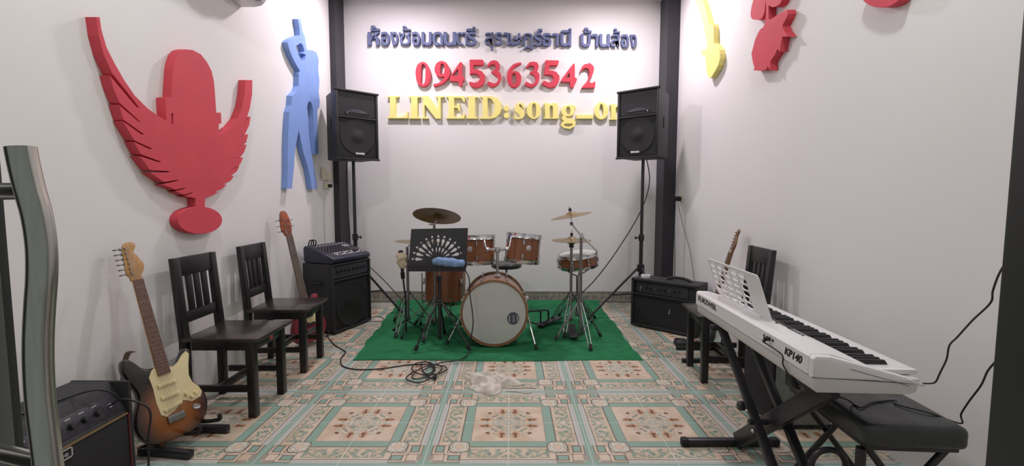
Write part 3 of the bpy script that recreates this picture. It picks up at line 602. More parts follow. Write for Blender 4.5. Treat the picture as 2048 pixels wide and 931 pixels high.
# ------------------------------------------------------------------ guitars
BODY = [(0, 0), (.08, .006), (.135, .045), (.158, .11), (.145, .17), (.118, .215), (.112, .255), (.128, .30), (.142, .34), (.135, .368), (.112, .372), (.09, .345), (.065, .315), (.04, .31), (.03, .325), (-.03, .335), (-.045, .335), (-.075, .35), (-.10, .385), (-.125, .408), (-.145, .395), (-.15, .35), (-.135, .30), (-.12, .255), (-.122, .215), (-.145, .17), (-.16, .11), (-.14, .045), (-.08, .006)]
def guitar(name, label, bottom, top, nrm, length, m_body, m_neck, m_head, m_plate, tuners=6, bass=False, burst=False):
    bottom = Vector(bottom); v = (Vector(top)-bottom).normalized(); n = Vector(nrm); n = (n-v*n.dot(v)).normalized(); u = v.cross(n)
    t = thing(name, label, 'guitar', bottom)
    k = length/0.98; M = frame(bottom, u, v, n) @ Matrix.Scale(k, 4)
    if bass: kb = 0.40/0.45
    else: kb = 1.0
    by = 1.07 if not bass else 1.0
    outline = [(p.x*kb, p.y*kb*by) for p in catmull([(x, y, 0) for x, y in BODY], 4, True)]
    bm_ = sunburst('sunburst_lacquer', Vector((0, 0, 0)), u, v) if burst else m_body
    body = MB().prism([outline], 0.045, M, bev=0.009).build('body', bm_, t, angle=50)
    N0 = 0.322*kb; NUT = 0.790 if not bass else 0.80
    nk = MB(); hw0, hw1 = 0.028, 0.0215
    nk.add([(-hw0, N0, 0.018), (hw0, N0, 0.018), (hw1, NUT, 0.018), (-hw1, NUT, 0.018), (-hw0, N0, 0.028), (hw0, N0, 0.028), (hw1, NUT, 0.028), (-hw1, NUT, 0.028), (-hw0*.6, N0, 0.004), (hw0*.6, N0, 0.004), (hw1*.6, NUT, 0.004), (-hw1*.6, NUT, 0.004)],
           [(4, 5, 6, 7), (0, 4, 7, 3), (1, 2, 6, 5), (8, 0, 3, 11), (9, 10, 2, 1), (8, 11, 10, 9), (0, 1, 5, 4), (8, 9, 1, 0), (3, 7, 6, 2), (11, 3, 2, 10)], M)
    neck = nk.build('neck', MAPLE if burst else m_neck, t, angle=50)
    fb = MB(); fb.hexa([(-hw0*.97, N0-0.01, 0.0275), (hw0*.97, N0-0.01, 0.0275), (hw1*.97, NUT, 0.0275), (-hw1*.97, NUT, 0.0275)], [(-hw0*.97, N0-0.01, 0.0325), (hw0*.97, N0-0.01, 0.0325), (hw1*.97, NUT, 0.0325), (-hw1*.97, NUT, 0.0325)], M=M)
    fbo = fb.build('fretboard', m_neck, t, smooth=False)
    sc = (NUT-0.10*kb)
    for i in range(1, 21):
        y = NUT-sc*(1-2**(-i/12)); hw = hw1+(hw0-hw1)*(NUT-y)/(NUT-N0)
        if y < N0: break
        MB().box((0, y, 0.0330), (2*hw*.95, 0.0022, 0.0015), M).build('fret', DCHROME, fbo, smooth=False)
    if not bass:
        hp = [(-.021, NUT-.002), (.021, NUT-.002), (.024, NUT+.02), (.040, NUT+.045), (.046, NUT+.075), (.030, NUT+.115), (.018, NUT+.138), (.024, NUT+.152), (.033, NUT+.168), (.028, NUT+.184), (.010, NUT+.190), (-.012, NUT+.184), (-.022, NUT+.165), (-.026, NUT+.13), (-.030, NUT+.08), (-.034, NUT+.04), (-.024, NUT+.015)]
    else:
        hp = [(-.021, NUT-.002), (.021, NUT-.002), (.034, NUT+.03), (.042, NUT+.07), (.036, NUT+.12), (.022, NUT+.165), (-.004, NUT+.178), (-.024, NUT+.16), (-.036, NUT+.11), (-.042, NUT+.05), (-.030, NUT+.02)]
    hs = MB().prism([[(p.x, p.y) for p in catmull([(x, y, 0) for x, y in hp], 3, True)]], 0.014, M @ Matrix.Translation((0, 0, 0.013)), bev=0.002).build('headstock', m_head, t, angle=50)
    pos = []
    if not bass: pos = [(-1, NUT+.035+.025*i) for i in range(6)]
    else: pos = [(-1, NUT+.035), (-1, NUT+.075), (-1, NUT+.115), (1, NUT+.06), (1, NUT+.105)]
    for s_, y in pos:
        q = MB(); e = 0.026 if not bass else 0.034
        q.lathe([(0, 0), (.0045, 0), (.0045, .012), (0, .012)], 10, M @ Matrix.Translation((s_*(e-0.010), y, .019)))
        q.tube([(s_*(e-.006), y, .008), (s_*(e+.020), y, .008)], .0025, 8, M=M); q.sphere((s_*(e+.026), y, .008), .0075, M, (1.1, .6, 1), 10)
        q.box((s_*(e-.004), y, .006), (.018, .016, .012), M, bev=.003)
        q.build('tuning_peg', DCHROME, hs)
    zt = 0.0225
    if not bass:
        pg = [(.002, .345), (.030, .318), (.045, .312), (.070, .325), (.095, .35), (.118, .362), (.128, .345), (.112, .295), (.102, .25), (.108, .215), (.130, .185), (.140, .155), (.128, .135), (.085, .128), (.05, .15), (.0, .118), (-.035, .108), (-.055, .125), (-.06, .18), (-.058, .25), (-.062, .30), (-.045, .326), (-.03, .335), (-.028, .318), (.0, .318)]
    else: pg = [(p[0]*kb, p[1]*kb) for p in [(.03, .33), (.06, .32), (.09, .34), (.10, .30), (.09, .25), (.11, .20), (.07, .15), (.0, .16), (-.05, .2), (-.06, .28), (-.05, .33), (-.03, .335)]]
    if m_plate:
        MB().prism([[(x_, y_*by) for x_, y_ in pg]], 0.0025, M @ Matrix.Translation((0, 0, zt+.0012))).build('pickguard', m_plate, t, smooth=False)
    for i, (y, rot) in enumerate(((.265, 0), (.205, 0), (.150, .18)) if not bass else ((.22, 0), (.15, 0))):
        R = M @ Matrix.Translation((0, y*kb, zt+.006)) @ Matrix.Rotation(rot, 4, 'Z')
        MB().box((0, 0, 0), (.080, .018, .010), R, bev=.004).build('pickup', CREAMP if burst else BLK, t)
    MB().box((0, .098*kb, zt+.007), (.074, .034, .014), M, bev=.003).build('bridge', DCHROME, t)
    if not bass:
        for x, y in ((.068, .185), (.090, .160), (.108, .172)):
            MB().lathe([(0, 0), (.011, 0), (.009, .014), (0, .015)], 14, M @ Matrix.Translation((x, y, zt+.0025))).build('control_knob', m_plate or BLK, t)
        R = M @ Matrix.Translation((.098, .105, zt)) @ Matrix.Rotation(-.5, 4, 'Z')
        MB().lathe([(0, 0), (.021, 0), (.019, .004), (.012, .003), (0, .002)], 20, R @ Matrix.Diagonal((1, .62, 1, 1))).build('jack_plate', CHROME, t)
    for i in range(6 if not bass else 5):
        nn = 5 if not bass else 4
        f = (i/nn-.5); yp = pos[i][1] if not bass else NUT+.03+.02*i
        MB().tube([(f*.052, .10*kb, .0385), (f*.036, NUT, .0355), (f*.02-.012, yp, .026)], .0006 if not bass else .0011, 4, M=M).build('string', DCHROME, t)
    return t, M, k
gt = dict(b=aty(357, 872, 2.14), t=aty(249, 486, 2.215))
g1, GM, gk = guitar('electric_guitar', 'sunburst electric guitar with cream pickguard on a black stand', gt['b'], gt['t'], (0.90, -0.42, 0.22), (gt['t']-gt['b']).length, None, FRETB, MAPLE, CREAMP, burst=True)
# brown strap hanging over the horn of the sunburst guitar, orange end below it
sp = [aty(x, y, 2.20) for x, y in ((266, 702), (256, 706), (250, 722), (247, 745), (246, 770), (248, 800), (262, 850))]
q = MB()
def ribbon(q, path, wvec, th=0.003):
    P = catmull(path, 5); wv = Vector(wvec)/2; n = len(P); vs = []
    for i, p in enumerate(P):
        t_ = (P[min(i+1, n-1)]-P[max(i-1, 0)]).normalized(); nn = t_.cross(wv).normalized()*th/2
        vs += [p-wv-nn, p+wv-nn, p+wv+nn, p-wv+nn]
    fs = []
    for i in range(n-1):
        for j in range(4): fs.append((4*i+j, 4*i+(j+1) % 4, 4*i+4+(j+1) % 4, 4*i+4+j))
    fs += [(0, 1, 2, 3), (4*n-4, 4*n-3, 4*n-2, 4*n-1)]
    return q.add(vs, fs)
stp = thing('guitar_strap', 'brown guitar strap hanging behind the sunburst guitar, orange end at the floor', 'strap', aty(330, 925, 2.12))
ribbon(q, sp, (0.042, -0.02, 0.004)).build('strap_band', STRAPM, stp)
sp2 = [aty(x, y, 2.10) for x, y in ((334, 876), (326, 884), (321, 896), (322, 910), (319, 925), (316, 940))]
ribbon(MB(), sp2, (0.022, -0.012, 0.002)).build('strap_end', STRAPO, stp)
# guitar stand
gs = thing('guitar_stand', 'black tubular guitar stand under the sunburst guitar', 'stand', (-1.72, 2.16, 0))
MB().bar((-1.775, 2.17, 0.02), (-1.775, 2.17, 0.36), 0.034, 0.034, (0, 1, 0), 0.004).build('post', BLKM, gs)
a1, a2 = Vector((-1.80, 2.10, 0.022)), Vector((-1.52, 2.06, 0.022))
MB().bar(a1, a2, 0.036, 0.036, bev=0.008).build('foot', BLKM, gs)
b1, b2 = Vector((-1.80, 2.31, 0.022)), Vector((-1.495, 2.30, 0.022))
MB().bar(b1, b2, 0.036, 0.036, bev=0.008).build('foot', BLKM, gs)
MB().bar((-1.775, 2.07, 0.022), (-1.775, 2.33, 0.022), 0.036, 0.036, bev=0.008).build('cross_bar', BLKM, gs)
for off, xe in ((0.10, 0), (-0.05, 0)):
    c0 = Vector((-1.775, 2.19+off*0.4, 0.14)); c1 = Vector(aty(372 if off < 0 else 405, 866 if off < 0 else 842, 2.16 if off < 0 else 2.26)); c2 = Vector(aty(398 if off < 0 else 438, 862 if off < 0 else 838, 2.10 if off < 0 else 2.24))
    MB().tube(catmull([c0, (c0+c1)/2-Vector((0, 0, .015)), c1, c2, c2+Vector((0.006, -0.006, 0.03))], 5), 0.010, 10).build('support_arm', RUBBER, gs)

b0 = Vector((-1.69, 3.74, 0.03)); bt = aty(562, 421, 3.68)
guitar('bass_guitar', 'red bass guitar with cream pickguard standing behind the second chair', b0, bt, (0.88, -0.45, 0.1), (bt-b0).length, BASSR, NECKG, HEADR, CREAMP, bass=True)
c0 = Vector((1.53, 3.50, 0.04)); ct = aty(1482, 459, 3.48)
guitar('electric_guitar', 'dark green electric guitar with brown headstock behind the white music rest', c0, ct, (-0.93, 0.25, 0.2), (ct-c0).length, GUITG, HEADB, HEADB, None)
# its floor stand
gs2 = thing('guitar_stand', 'low black guitar stand under the chair behind the keyboard', 'stand', (1.5, 3.42, 0))
for y, x0 in ((3.335, 1.30), (3.62, 1.36)):
    MB().bar((x0, y, 0.016), (1.70, y, 0.016), 0.03, 0.03, bev=0.008).build('foot', BLKM, gs2)
MB().bar((1.68, 3.32, 0.016), (1.68, 3.63, 0.016), 0.03, 0.03, bev=0.008).build('cross_bar', BLKM, gs2)
MB().bar((1.68, 3.5, 0.02), (1.72, 3.5, 0.42), 0.028, 0.028, (0, 1, 0), 0.004).build('post', BLKM, gs2)

# ------------------------------------------------------------------ amplifiers
# small combo by the door (front towards +x)
A = thing('guitar_amplifier', 'small black guitar amplifier at lower left, by the steel door handle', 'amplifier', (-1.74, 1.69, 0))
ax0, ax1, ay0, ay1, ah = -1.935, -1.688, 1.45, 1.935, 0.437
Mz = frame((0, (ay0+ay1)/2, 0), (1, 0, 0), (0, 0, 1), (0, -1, 0))
pr = [(ax0, 0.01), (ax1, 0.01), (ax1, 0.300), (ax1-0.004, 0.305), (ax1-0.048, 0.405), (ax1-0.075, 0.437), (ax0+0.01, 0.437), (ax0, 0.427)]
MB().prism([pr], ay1-ay0-0.03, Mz, bev=0.003).build('cabinet', VINYL, A)
pe = [(ax0, 0.01), (ax1+0.008, 0.01), (ax1+0.008, 0.437), (ax0, 0.437)]
for y in (ay0+0.007, ay1-0.007):
    MB().prism([pe], 0.016, frame((0, y, 0), (1, 0, 0), (0, 0, 1), (0, -1, 0)), bev=0.004).build('side_panel', VINYL, A)
# panel slope frame
d = Vector((-0.044, 0, 0.10)).normalized(); nrm = Vector((0.10, 0, 0.044)).normalized()
PO = Vector((ax1-0.026, (ay0+ay1)/2, 0.355))
PM = frame(PO, (0, 1, 0), d, nrm)
MB().box((0, 0, 0.001), (ay1-ay0-0.05, 0.082, 0.006), PM, bev=0.002).build('control_panel', PANELD, A)
for i in range(6):
    MB().lathe([(0, 0), (.014, 0), (.011, .016), (0, .017)], 16, PM @ Matrix.Translation((-0.17+i*0.055, -0.005, 0.004))).build('control_knob', BLK, A)
    MB().box((-0.17+i*0.055, 0.026, 0.0045), (0.022, 0.004, 0.001), PM).build('panel_mark', SILVER, A, smooth=False)
MB().lathe([(0, 0), (.010, 0), (.010, .004), (.006, .004), (.006, .001), (0, .001)], 16, PM @ Matrix.Translation((0.165, 0.0, 0.004))).build('input_jack', CHROME, A)
MB().box((ax1+0.001, (ay0+ay1)/2, 0.15), (0.006, ay1-ay0-0.05, 0.27), bev=0.002).build('grille', GRILLE, A)
MB().box((ax1+0.003, (ay0+ay1)/2, 0.298), (0.006, ay1-ay0-0.045, 0.006)).build('gold_piping', GOLDL, A, smooth=False)
MB().box((ax1+0.004, ay1-0.018, 0.15), (0.006, 0.006, 0.29)).build('red_piping', REDL, A, smooth=False)
fr = MB(); cy_, cz_, ww, hh = 1.615, 0.272, 0.085, 0.036
for a_, b_, dy, dz in ((0, .5, 1, 0), (0, -.5, 1, 0), (.5, 0, 0, 1), (-.5, 0, 0, 1)):
    fr.box((ax1+0.006, cy_+a_*ww, cz_+b_*hh), (0.005, ww*dy+0.004, hh*dz+0.004))
bd = fr.build('logo_frame', SILVER, A, smooth=False)
lt = MB(); lt.text('Cne', 0.05, 0.003, frame((ax1+0.006, cy_, cz_), (0, 1, 0), (0, 0, 1), (1, 0, 0)), fit=(0.058, 0.019)); lt.build('logo', SILVER, A, smooth=False)
for y in (1.47, 1.91):
    for x in (ax0+0.03, ax1-0.03): MB().lathe([(0, 0), (.014, 0), (.016, .012), (0, .012)], 12, Matrix.Translation((x, y, 0))).build('foot', RUBBER, A)
cb = MB().tube(catmull([PM @ Vector((0.165, 0, 0.012)), PM @ Vector((0.165, 0.02, 0.055)), (-1.70, 1.80, 0.452), (-1.78, 1.73, 0.443), (-1.81, 1.60, 0.442), (-1.77, 1.47, 0.443), (-1.745, 1.40, 0.39), (-1.75, 1.37, 0.2), (-1.75, 1.35, 0.006), (-1.70, 1.25, 0.006)], 6), 0.0045, 8)
tag(cb.build('instrument_cable', CABLE), 'black cable lying over the small amplifier near the door', 'cable')
cb = MB().tube(catmull([PM @ Vector((0.175, 0, 0.012)), PM @ Vector((0.18, 0.0, 0.06)), (-1.565, 1.885, 0.33), (-1.575, 1.885, 0.2), (-1.58, 1.88, 0.05), (-1.57, 1.86, 0.006), (-1.45, 1.80, 0.006)], 6), 0.0045, 8)
tag(cb.build('instrument_cable', CABLE), 'black cable hanging down the front of the small amplifier', 'cable')

def fbox(front, yaw, W, D):  # local frame: x along the front, y out of the front, z up; origin front bottom centre
    c, s = math.cos(yaw), math.sin(yaw); return frame((front[0], front[1], 0), (c, s, 0), (s, -c, 0), (0, 0, 1))
# bass combo at the left
BM = fbox((-1.515, 4.246), 1.216, 0.53, 0.33)
Bz = thing('bass_amplifier', 'large black bass amplifier carrying the mixer, by the left pillar', 'amplifier', BM @ Vector((0, -0.16, 0)))
W, H, D = 0.53, 0.645, 0.34
MB().box((0, -D/2-0.012, H/2+0.012), (W, D-0.024, H-0.024), BM, bev=0.008).build('cabinet', VINYL, Bz)
fm = MB()
for cx, cz, sx_, sz_ in ((0, H-0.009, W, 0.018), (0, 0.021, W, 0.018), (-W/2+.009, H/2, .018, H-.02), (W/2-.009, H/2, .018, H-.02), (0, H-0.155, W-.03, .014)):
    fm.box((cx, -0.008, cz), (sx_, 0.03, sz_), BM, bev=0.003)
fm.build('front_frame', VINYL, Bz)
MB().box((0, -0.018, 0.255), (W-0.036, 0.012, 0.47), BM).build('grille', GRILLE, Bz, smooth=False)
Cn = BM @ frame((0, -0.012, 0.24), (1, 0, 0), (0, 0, 1), (0, 1, 0))
MB().lathe([(0.19, 0.004), (0.205, 0.008), (0.21, 0.004), (0.205, 0), (0.19, 0.004)], 40, Cn).build('speaker_ring', RUBBER, Bz)
MB().lathe([(0.19, 0.004), (0.12, 0.002), (0.06, 0.0015), (0.05, 0.004), (0, 0.006)], 40, Cn).build('speaker_cone', CONE, Bz)
cp = MB().box((0, -0.014, H-0.08), (W-0.04, 0.012, 0.11), BM).build('control_panel', PANELD, Bz, smooth=False)
for i in range(8):
    MB().lathe([(0, 0), (.012, 0), (.010, .015), (0, .016)], 14, BM @ frame((-0.19+i*0.054, -0.008, H-0.075), (1, 0, 0), (0, 0, 1), (0, 1, 0))).build('control_knob', BLK, cp)
for x in (-.2, .2):
    for y in (-.05, -D+.03): MB().lathe([(0, 0), (.018, 0), (.02, .013), (0, .013)], 12, BM @ Matrix.Translation((x, y, 0))).build('foot', RUBBER, Bz)
MB().tube([BM @ Vector(p) for p in ((-W/2-.002, -.10, .46), (-W/2-.03, -.11, .47), (-W/2-.03, -.22, .47), (-W/2-.002, -.23, .46))], 0.012, 8).build('side_handle', RUBBER, Bz)
# mixer lying on it
MX = thing('audio_mixer', 'dark navy powered mixer with pale panels on the bass amplifier', 'mixer', BM @ Vector((0, -0.16, H)))
MM = BM @ Matrix.Translation((0.0, -0.165, H))
pm = [(-0.165, 0.022), (-0.150, 0.004), (0.160, 0.004), (0.178, 0.018), (0.182, 0.045), (0.170, 0.060), (-0.125, 0.155), (-0.155, 0.155), (-0.168, 0.135)]
MB().prism([pm], 0.515, MM @ frame((0, 0, 0), (0, 1, 0), (0, 0, 1), (1, 0, 0)), bev=0.010).build('case', MIXB, MX)
sl = Vector((0, 0.295, -0.095)).normalized(); sn = Vector((0, 0.095, 0.295)).normalized()
SMx = MM @ frame((0, 0.022, 0.1075), (1, 0, 0), -sl, sn)     # x along the front, y up the slope, z out
MB().box((0, 0.0, 0.001), (0.47, 0.27, 0.004), SMx, bev=0.002).build('top_panel', PANELD, MX)
p1_ = MB().box((0.03, -0.095, 0.003), (0.38, 0.065, 0.004), SMx).build('fader_panel', PANELG, MX, smooth=False)
p2_ = MB().box((0, 0.122, 0.003), (0.42, 0.024, 0.004), SMx).build('input_panel', PANELG, MX, smooth=False)
p3_ = MB().box((0.15, 0.06, 0.003), (0.09, 0.04, 0.004), SMx).build('display_panel', PANELG, MX, smooth=False)
for i in range(10): MB().box((-0.125+i*0.034, -0.10+0.012*((i*7) % 3-1), 0.008), (0.010, 0.016, 0.010), SMx, bev=0.002).build('fader', BLK, p1_)
for i in range(10): MB().lathe([(0, 0), (.008, 0), (.008, .006), (.004, .006), (0, .006)], 10, SMx @ Matrix.Translation((-0.19+i*0.042, 0.122, 0.004))).build('input_socket', BLK, p2_)
for j in range(4):
    for i in range(9): MB().lathe([(0, 0), (.0065, 0), (.005, .010), (0, .011)], 8, SMx @ Matrix.Translation((-0.195+i*0.036, -0.04+j*0.036, 0.003))).build('control_knob', BLK, MX)
MB().box((0.13, -0.082, 0.012), (0.075, 0.028, 0.014), SMx, bev=0.005).solo('mobile_phone', BLK, 'small black handset lying on the mixer panel', 'phone')
for i, x in enumerate((-0.215, -0.185)):
    MB().tube(catmull([SMx @ Vector((x, 0.122, 0.010)), SMx @ Vector((x, 0.125, 0.05)), SMx @ Vector((x+.004, 0.15, 0.055)), SMx @ Vector((x+.004, 0.178, 0.02)), BM @ Vector((x, -0.352, 0.60)), BM @ Vector((x, -0.352, 0.50))], 5), 0.0055, 8).build('audio_plug', RUBBER, MX)

# combo with angled stance at the right
TM = fbox((1.415, 4.125), -0.749, 0.64, 0.26)
Tr = thing('guitar_amplifier', 'wide black guitar amplifier under the right loudspeaker, turned towards the drums', 'amplifier', TM @ Vector((0, -0.13, 0)))
W, H, D = 0.64, 0.475, 0.245
MB().box((0, -D/2-0.012, H/2+0.008), (W, D-0.024, H-0.016), TM, bev=0.008).build('cabinet', VINYL, Tr)
fm = MB()
for cx, cz, sx_, sz_ in ((0, H-0.012, W, 0.024), (0, 0.024, W, 0.024), (-W/2+.011, H/2, .022, H-.02), (W/2-.011, H/2, .022, H-.02), (0, H-0.15, W-.03, .014)):
    fm.box((cx, -0.008, cz), (sx_, 0.032, sz_), TM, bev=0.003)
fm.build('front_frame', VINYL, Tr)
MB().box((0, -0.018, 0.18), (W-0.044, 0.012, 0.31), TM).build('grille', GRILLE, Tr, smooth=False)
cp = MB().box((-0.02, -0.018, H-0.085), (W-0.14, 0.012, 0.10), TM).build('control_panel', PANELD, Tr, smooth=False)
for i in range(9):
    MB().lathe([(0, 0), (.011, 0), (.009, .014), (0, .015)], 12, TM @ frame((-0.22+i*0.046, -0.012, H-0.085), (1, 0, 0), (0, 0, 1), (0, 1, 0))).build('control_knob', DCHROME if i % 3 == 0 else BLK, cp)
MB().box((-W/2+0.095, 0.006, H-0.10), (0.012, 0.006, 0.055), TM, bev=.002).build('metal_clip', CHROME, Tr)
MB().box((0.06, -0.008, 0.20), (0.012, 0.006, 0.045), TM, bev=.002).build('metal_clip', CHROME, Tr)
MB().tube(catmull([TM @ Vector(p) for p in ((-0.02, -.12, H-.004), (0.02, -.12, H+.022), (0.10, -.12, H+.03), (0.18, -.12, H+.02), (0.22, -.12, H-.004))], 5), 0.013, 8).build('top_handle', RUBBER, Tr)
for x in (-.26, .26):
    for y in (-.04, -D+.03): MB().lathe([(0, 0), (.016, 0), (.018, .009), (0, .009)], 12, TM @ Matrix.Translation((x, y, 0))).build('foot', RUBBER, Tr)
tp = TM @ Vector((-0.225, -0.10, H))
MB().lathe([(0.022, 0), (0.045, 0), (0.045, 0.024), (0.022, 0.024), (0.022, 0)], 28, Matrix.Translation(tp)).solo('tape_roll', WHITE, 'roll of white tape on top of the right amplifier', 'tape')

# keyboard amplifier under the keyboard: black grille towards the room, grey sides
K = thing('keyboard_amplifier', 'grey cabinet with black grille standing under the white keyboard', 'amplifier', (1.56, 2.5, 0))
MB().box((1.575, 2.50, 0.25), (0.30, 0.34, 0.47), bev=0.012).build('cabinet', GREYC, K)
MB().box((1.42, 2.50, 0.255), (0.016, 0.30, 0.43), bev=0.004).build('grille', GRILLE, K)
MB().box((1.575, 2.50, 0.022), (0.302, 0.342, 0.018), bev=0.004).build('base_trim', RUBBER, K)
for x in (1.45, 1.70):
    for y in (2.36, 2.64): MB().lathe([(0, 0), (.018, 0), (.02, .018), (0, .018)], 12, Matrix.Translation((x, y, 0))).build('foot', RUBBER, K)

# ------------------------------------------------------------------ loudspeakers on tripod stands
def loudspeaker(label, front, yaw, z0, side):
    c, s = math.cos(yaw), math.sin(yaw); M = frame((front[0], front[1], z0), (c, s, 0), (s, -c, 0), (0, 0, 1))
    t = thing('loudspeaker', label, 'loudspeaker', M @ Vector((0, -0.18, 0)), 'loudspeakers on stands')
    W, H, D = 0.43, 0.68, 0.37
    q = MB(); pf = [(-W/2+.004, -0.014), (W/2-.004, -0.014), (W/2-0.035, -D), (-W/2+0.035, -D)]
    q.hexa([(x, y, 0.008) for x, y in pf], [(x, y, H-0.008) for x, y in pf], bev=0.012, M=M); q.build('cabinet', VINYL, t)
    # projecting lip at the top and foot of the baffle
    q = MB(); q.box((0, -0.004, H-0.010), (W+0.02, 0.034, 0.020), M, bev=0.004); q.build('top_lip', BLK, t)
    q = MB(); q.box((0, -0.004, 0.010), (W+0.02, 0.034, 0.020), M, bev=0.004); q.build('bottom_lip', BLK, t)
    q = MB()
    for x in (-1, 1): q.box((x*(W/2-0.012), -0.004, H/2), (0.024, 0.026, H-0.03), M, bev=0.004)
    q.box((0, -0.004, 0.415), (W-0.03, 0.022, 0.018), M, bev=0.004); q.build('baffle_frame', BLK, t)
    MB().box((0, -0.010, 0.22), (W-0.05, 0.010, 0.385), M).build('woofer_grille', GRILLE, t, smooth=False)
    MB().box((0, -0.010, 0.545), (W-0.05, 0.010, 0.225), M).build('horn_panel', BLK, t, smooth=False)
    F = M @ frame((0, -0.004, 0.23), (1, 0, 0), (0, 0, 1), (0, 1, 0))
    MB().lathe([(0.165, 0), (0.172, 0.004), (0.155, 0.003), (0.10, 0.0012), (0.055, 0.0012), (0.045, 0.005), (0, 0.007)], 36, F).build('woofer', CONE, t)
    q = MB(); arc = [(-0.13+0.26*i/14, 0.462+0.035*math.sin(PI*i/14)) for i in range(15)]
    q.prism([arc], 0.012, M @ frame((0, -0.004, 0), (1, 0, 0), (0, 0, 1), (0, 1, 0)), bev=0.002); q.build('horn_mouth', PANELD, t)
    MB().box((side*0.02, 0.004, 0.062), (0.092, 0.004, 0.020), M, bev=0.0015).build('name_badge', SILVER, t)
    MB().sphere((-side*0.10, 0.003, 0.455), 0.006, M, n=8).build('power_light', SILVER, t)
    for x in (-1, 1):
        Q = M @ Matrix.Translation((x*(W/2-0.018), -0.19, 0.36)) @ Matrix.Rotation(x*-math.atan(0.035/0.356), 4, 'Z')
        MB().box((0, 0, 0), (0.006, 0.05, 0.11), Q, bev=0.002).build('side_handle', RUBBER, t)
    return M
def speaker_stand(label, x, y, ztop, zcol, feet, knob):
    t = thing('speaker_stand', label, 'stand', (x, y, 0), 'tripod stands of the loudspeakers')
    B = Vector((x, y, 0))
    MB().tube([B+Vector((0, 0, 0.80)), B+Vector((0, 0, ztop))], 0.0165, 16).build('upper_pole', BLKM, t)
    MB().tube([B+Vector((0, 0, 0.20)), B+Vector((0, 0, 0.86))], 0.020, 16).build('lower_pole', BLKM, t)
    MB().lathe([(0.020, 0.80), (0.029, 0.805), (0.029, 0.865), (0.018, 0.872)], 18, Matrix.Translation(B)).build('collar', BLK, t)
    k = MB(); k.tube([B+Vector((0, 0, 0.835)), B+Vector((knob*0.055, -0.01, 0.835))], 0.007, 8); k.sphere(B+Vector((knob*0.062, -0.011, 0.835)), 0.017, sc=(.6, 1, 1), n=10); k.build('knob', BLK, t)
    MB().lathe([(0.020, zcol-0.045), (0.038, zcol-0.04), (0.038, zcol+0.03), (0.020, zcol+0.035)], 18, Matrix.Translation(B)).build('hub', BLK, t)
    MB().lathe([(0.020, 0.22), (0.032, 0.225), (0.032, 0.262), (0.020, 0.265)], 18, Matrix.Translation(B)).build('lower_hub', BLK, t)
    for fx, fy in feet:
        f = Vector((fx, fy, 0.018)); h = B+Vector((0, 0, zcol)); d = Vector((fx-x, fy-y, 0)).normalized()
        lg = MB().tube([h+d*0.03, f], 0.0125, 12).build('leg', BLKM, t)
        MB().tube([f-(f-h).normalized()*0.035, f+(f-h).normalized()*0.012], 0.018, 12).build('rubber_foot', RUBBER, lg)
        MB().tube([B+d*0.028+Vector((0, 0, 0.243)), (h+d*0.03)*0.45+f*0.55], 0.008, 8).build('brace', BLKM, t)
spR, spL = (1.257, 4.537), (-1.538, 4.568)
loudspeaker('black loudspeaker high on a stand at the right pillar', spR, -0.66, 1.643, -1)
loudspeaker('black loudspeaker high on a stand at the left pillar', spL, 0.70, 1.625, 1)
speaker_stand('black tripod stand carrying the right loudspeaker', 1.363, 4.683, 1.645, 0.52, [(0.80, 4.55), (1.58, 4.95), (1.45, 4.36)], -1)
speaker_stand('black tripod stand carrying the left loudspeaker', -1.640, 4.717, 1.627, 0.55, [(-1.19, 4.80), (-1.84, 5.12), (-1.62, 4.52)], 1)
tag(MB().tube(catmull([(1.40, 4.83, 1.80), (1.47, 4.80, 1.45), (1.37, 4.74, 1.12), (1.13, 4.70, 0.72), (0.90, 4.70, 0.40), (0.72, 4.72, 0.21)], 8)+[Vector((0.62, 4.75, 0.10)), Vector((0.55, 4.8, 0.02))], 0.0055, 8).build('speaker_cable', CABLE), 'thin black cable slanting from the right loudspeaker to the drums', 'cable')
tag(MB().tube(catmull([(-1.70, 4.86, 1.80), (-1.74, 4.80, 1.58), (-1.715, 4.73, 1.30), (-1.70, 4.72, 0.95), (-1.70, 4.78, 0.62), (-1.60, 4.85, 0.55), (-1.38, 4.82, 0.36), (-1.15, 4.78, 0.12), (-1.02, 4.72, 0.02), (-0.9, 4.6, 0.014)], 6), 0.005, 8).build('speaker_cable', CABLE), 'thin dark cable hanging along the left speaker stand', 'cable')
tag(MB().tube(catmull([(1.800, 4.93, 1.22), (1.795, 4.92, 0.9), (1.80, 4.90, 0.6), (1.79, 4.86, 0.3), (1.78, 4.82, 0.01)], 6), 0.004, 6).build('adapter_cable', CABLE), 'black cable hanging from the right socket along the pillar', 'cable')
tag(MB().tube(catmull([(1.80, 4.88, 1.22), (1.815, 4.75, 0.98), (1.82, 4.55, 0.72), (1.82, 4.42, 0.45), (1.81, 4.36, 0.2), (1.80, 4.34, 0.01)], 6), 0.0025, 6).build('thin_wire', CABLE), 'thin grey wire slanting down the right wall from the socket', 'cable')

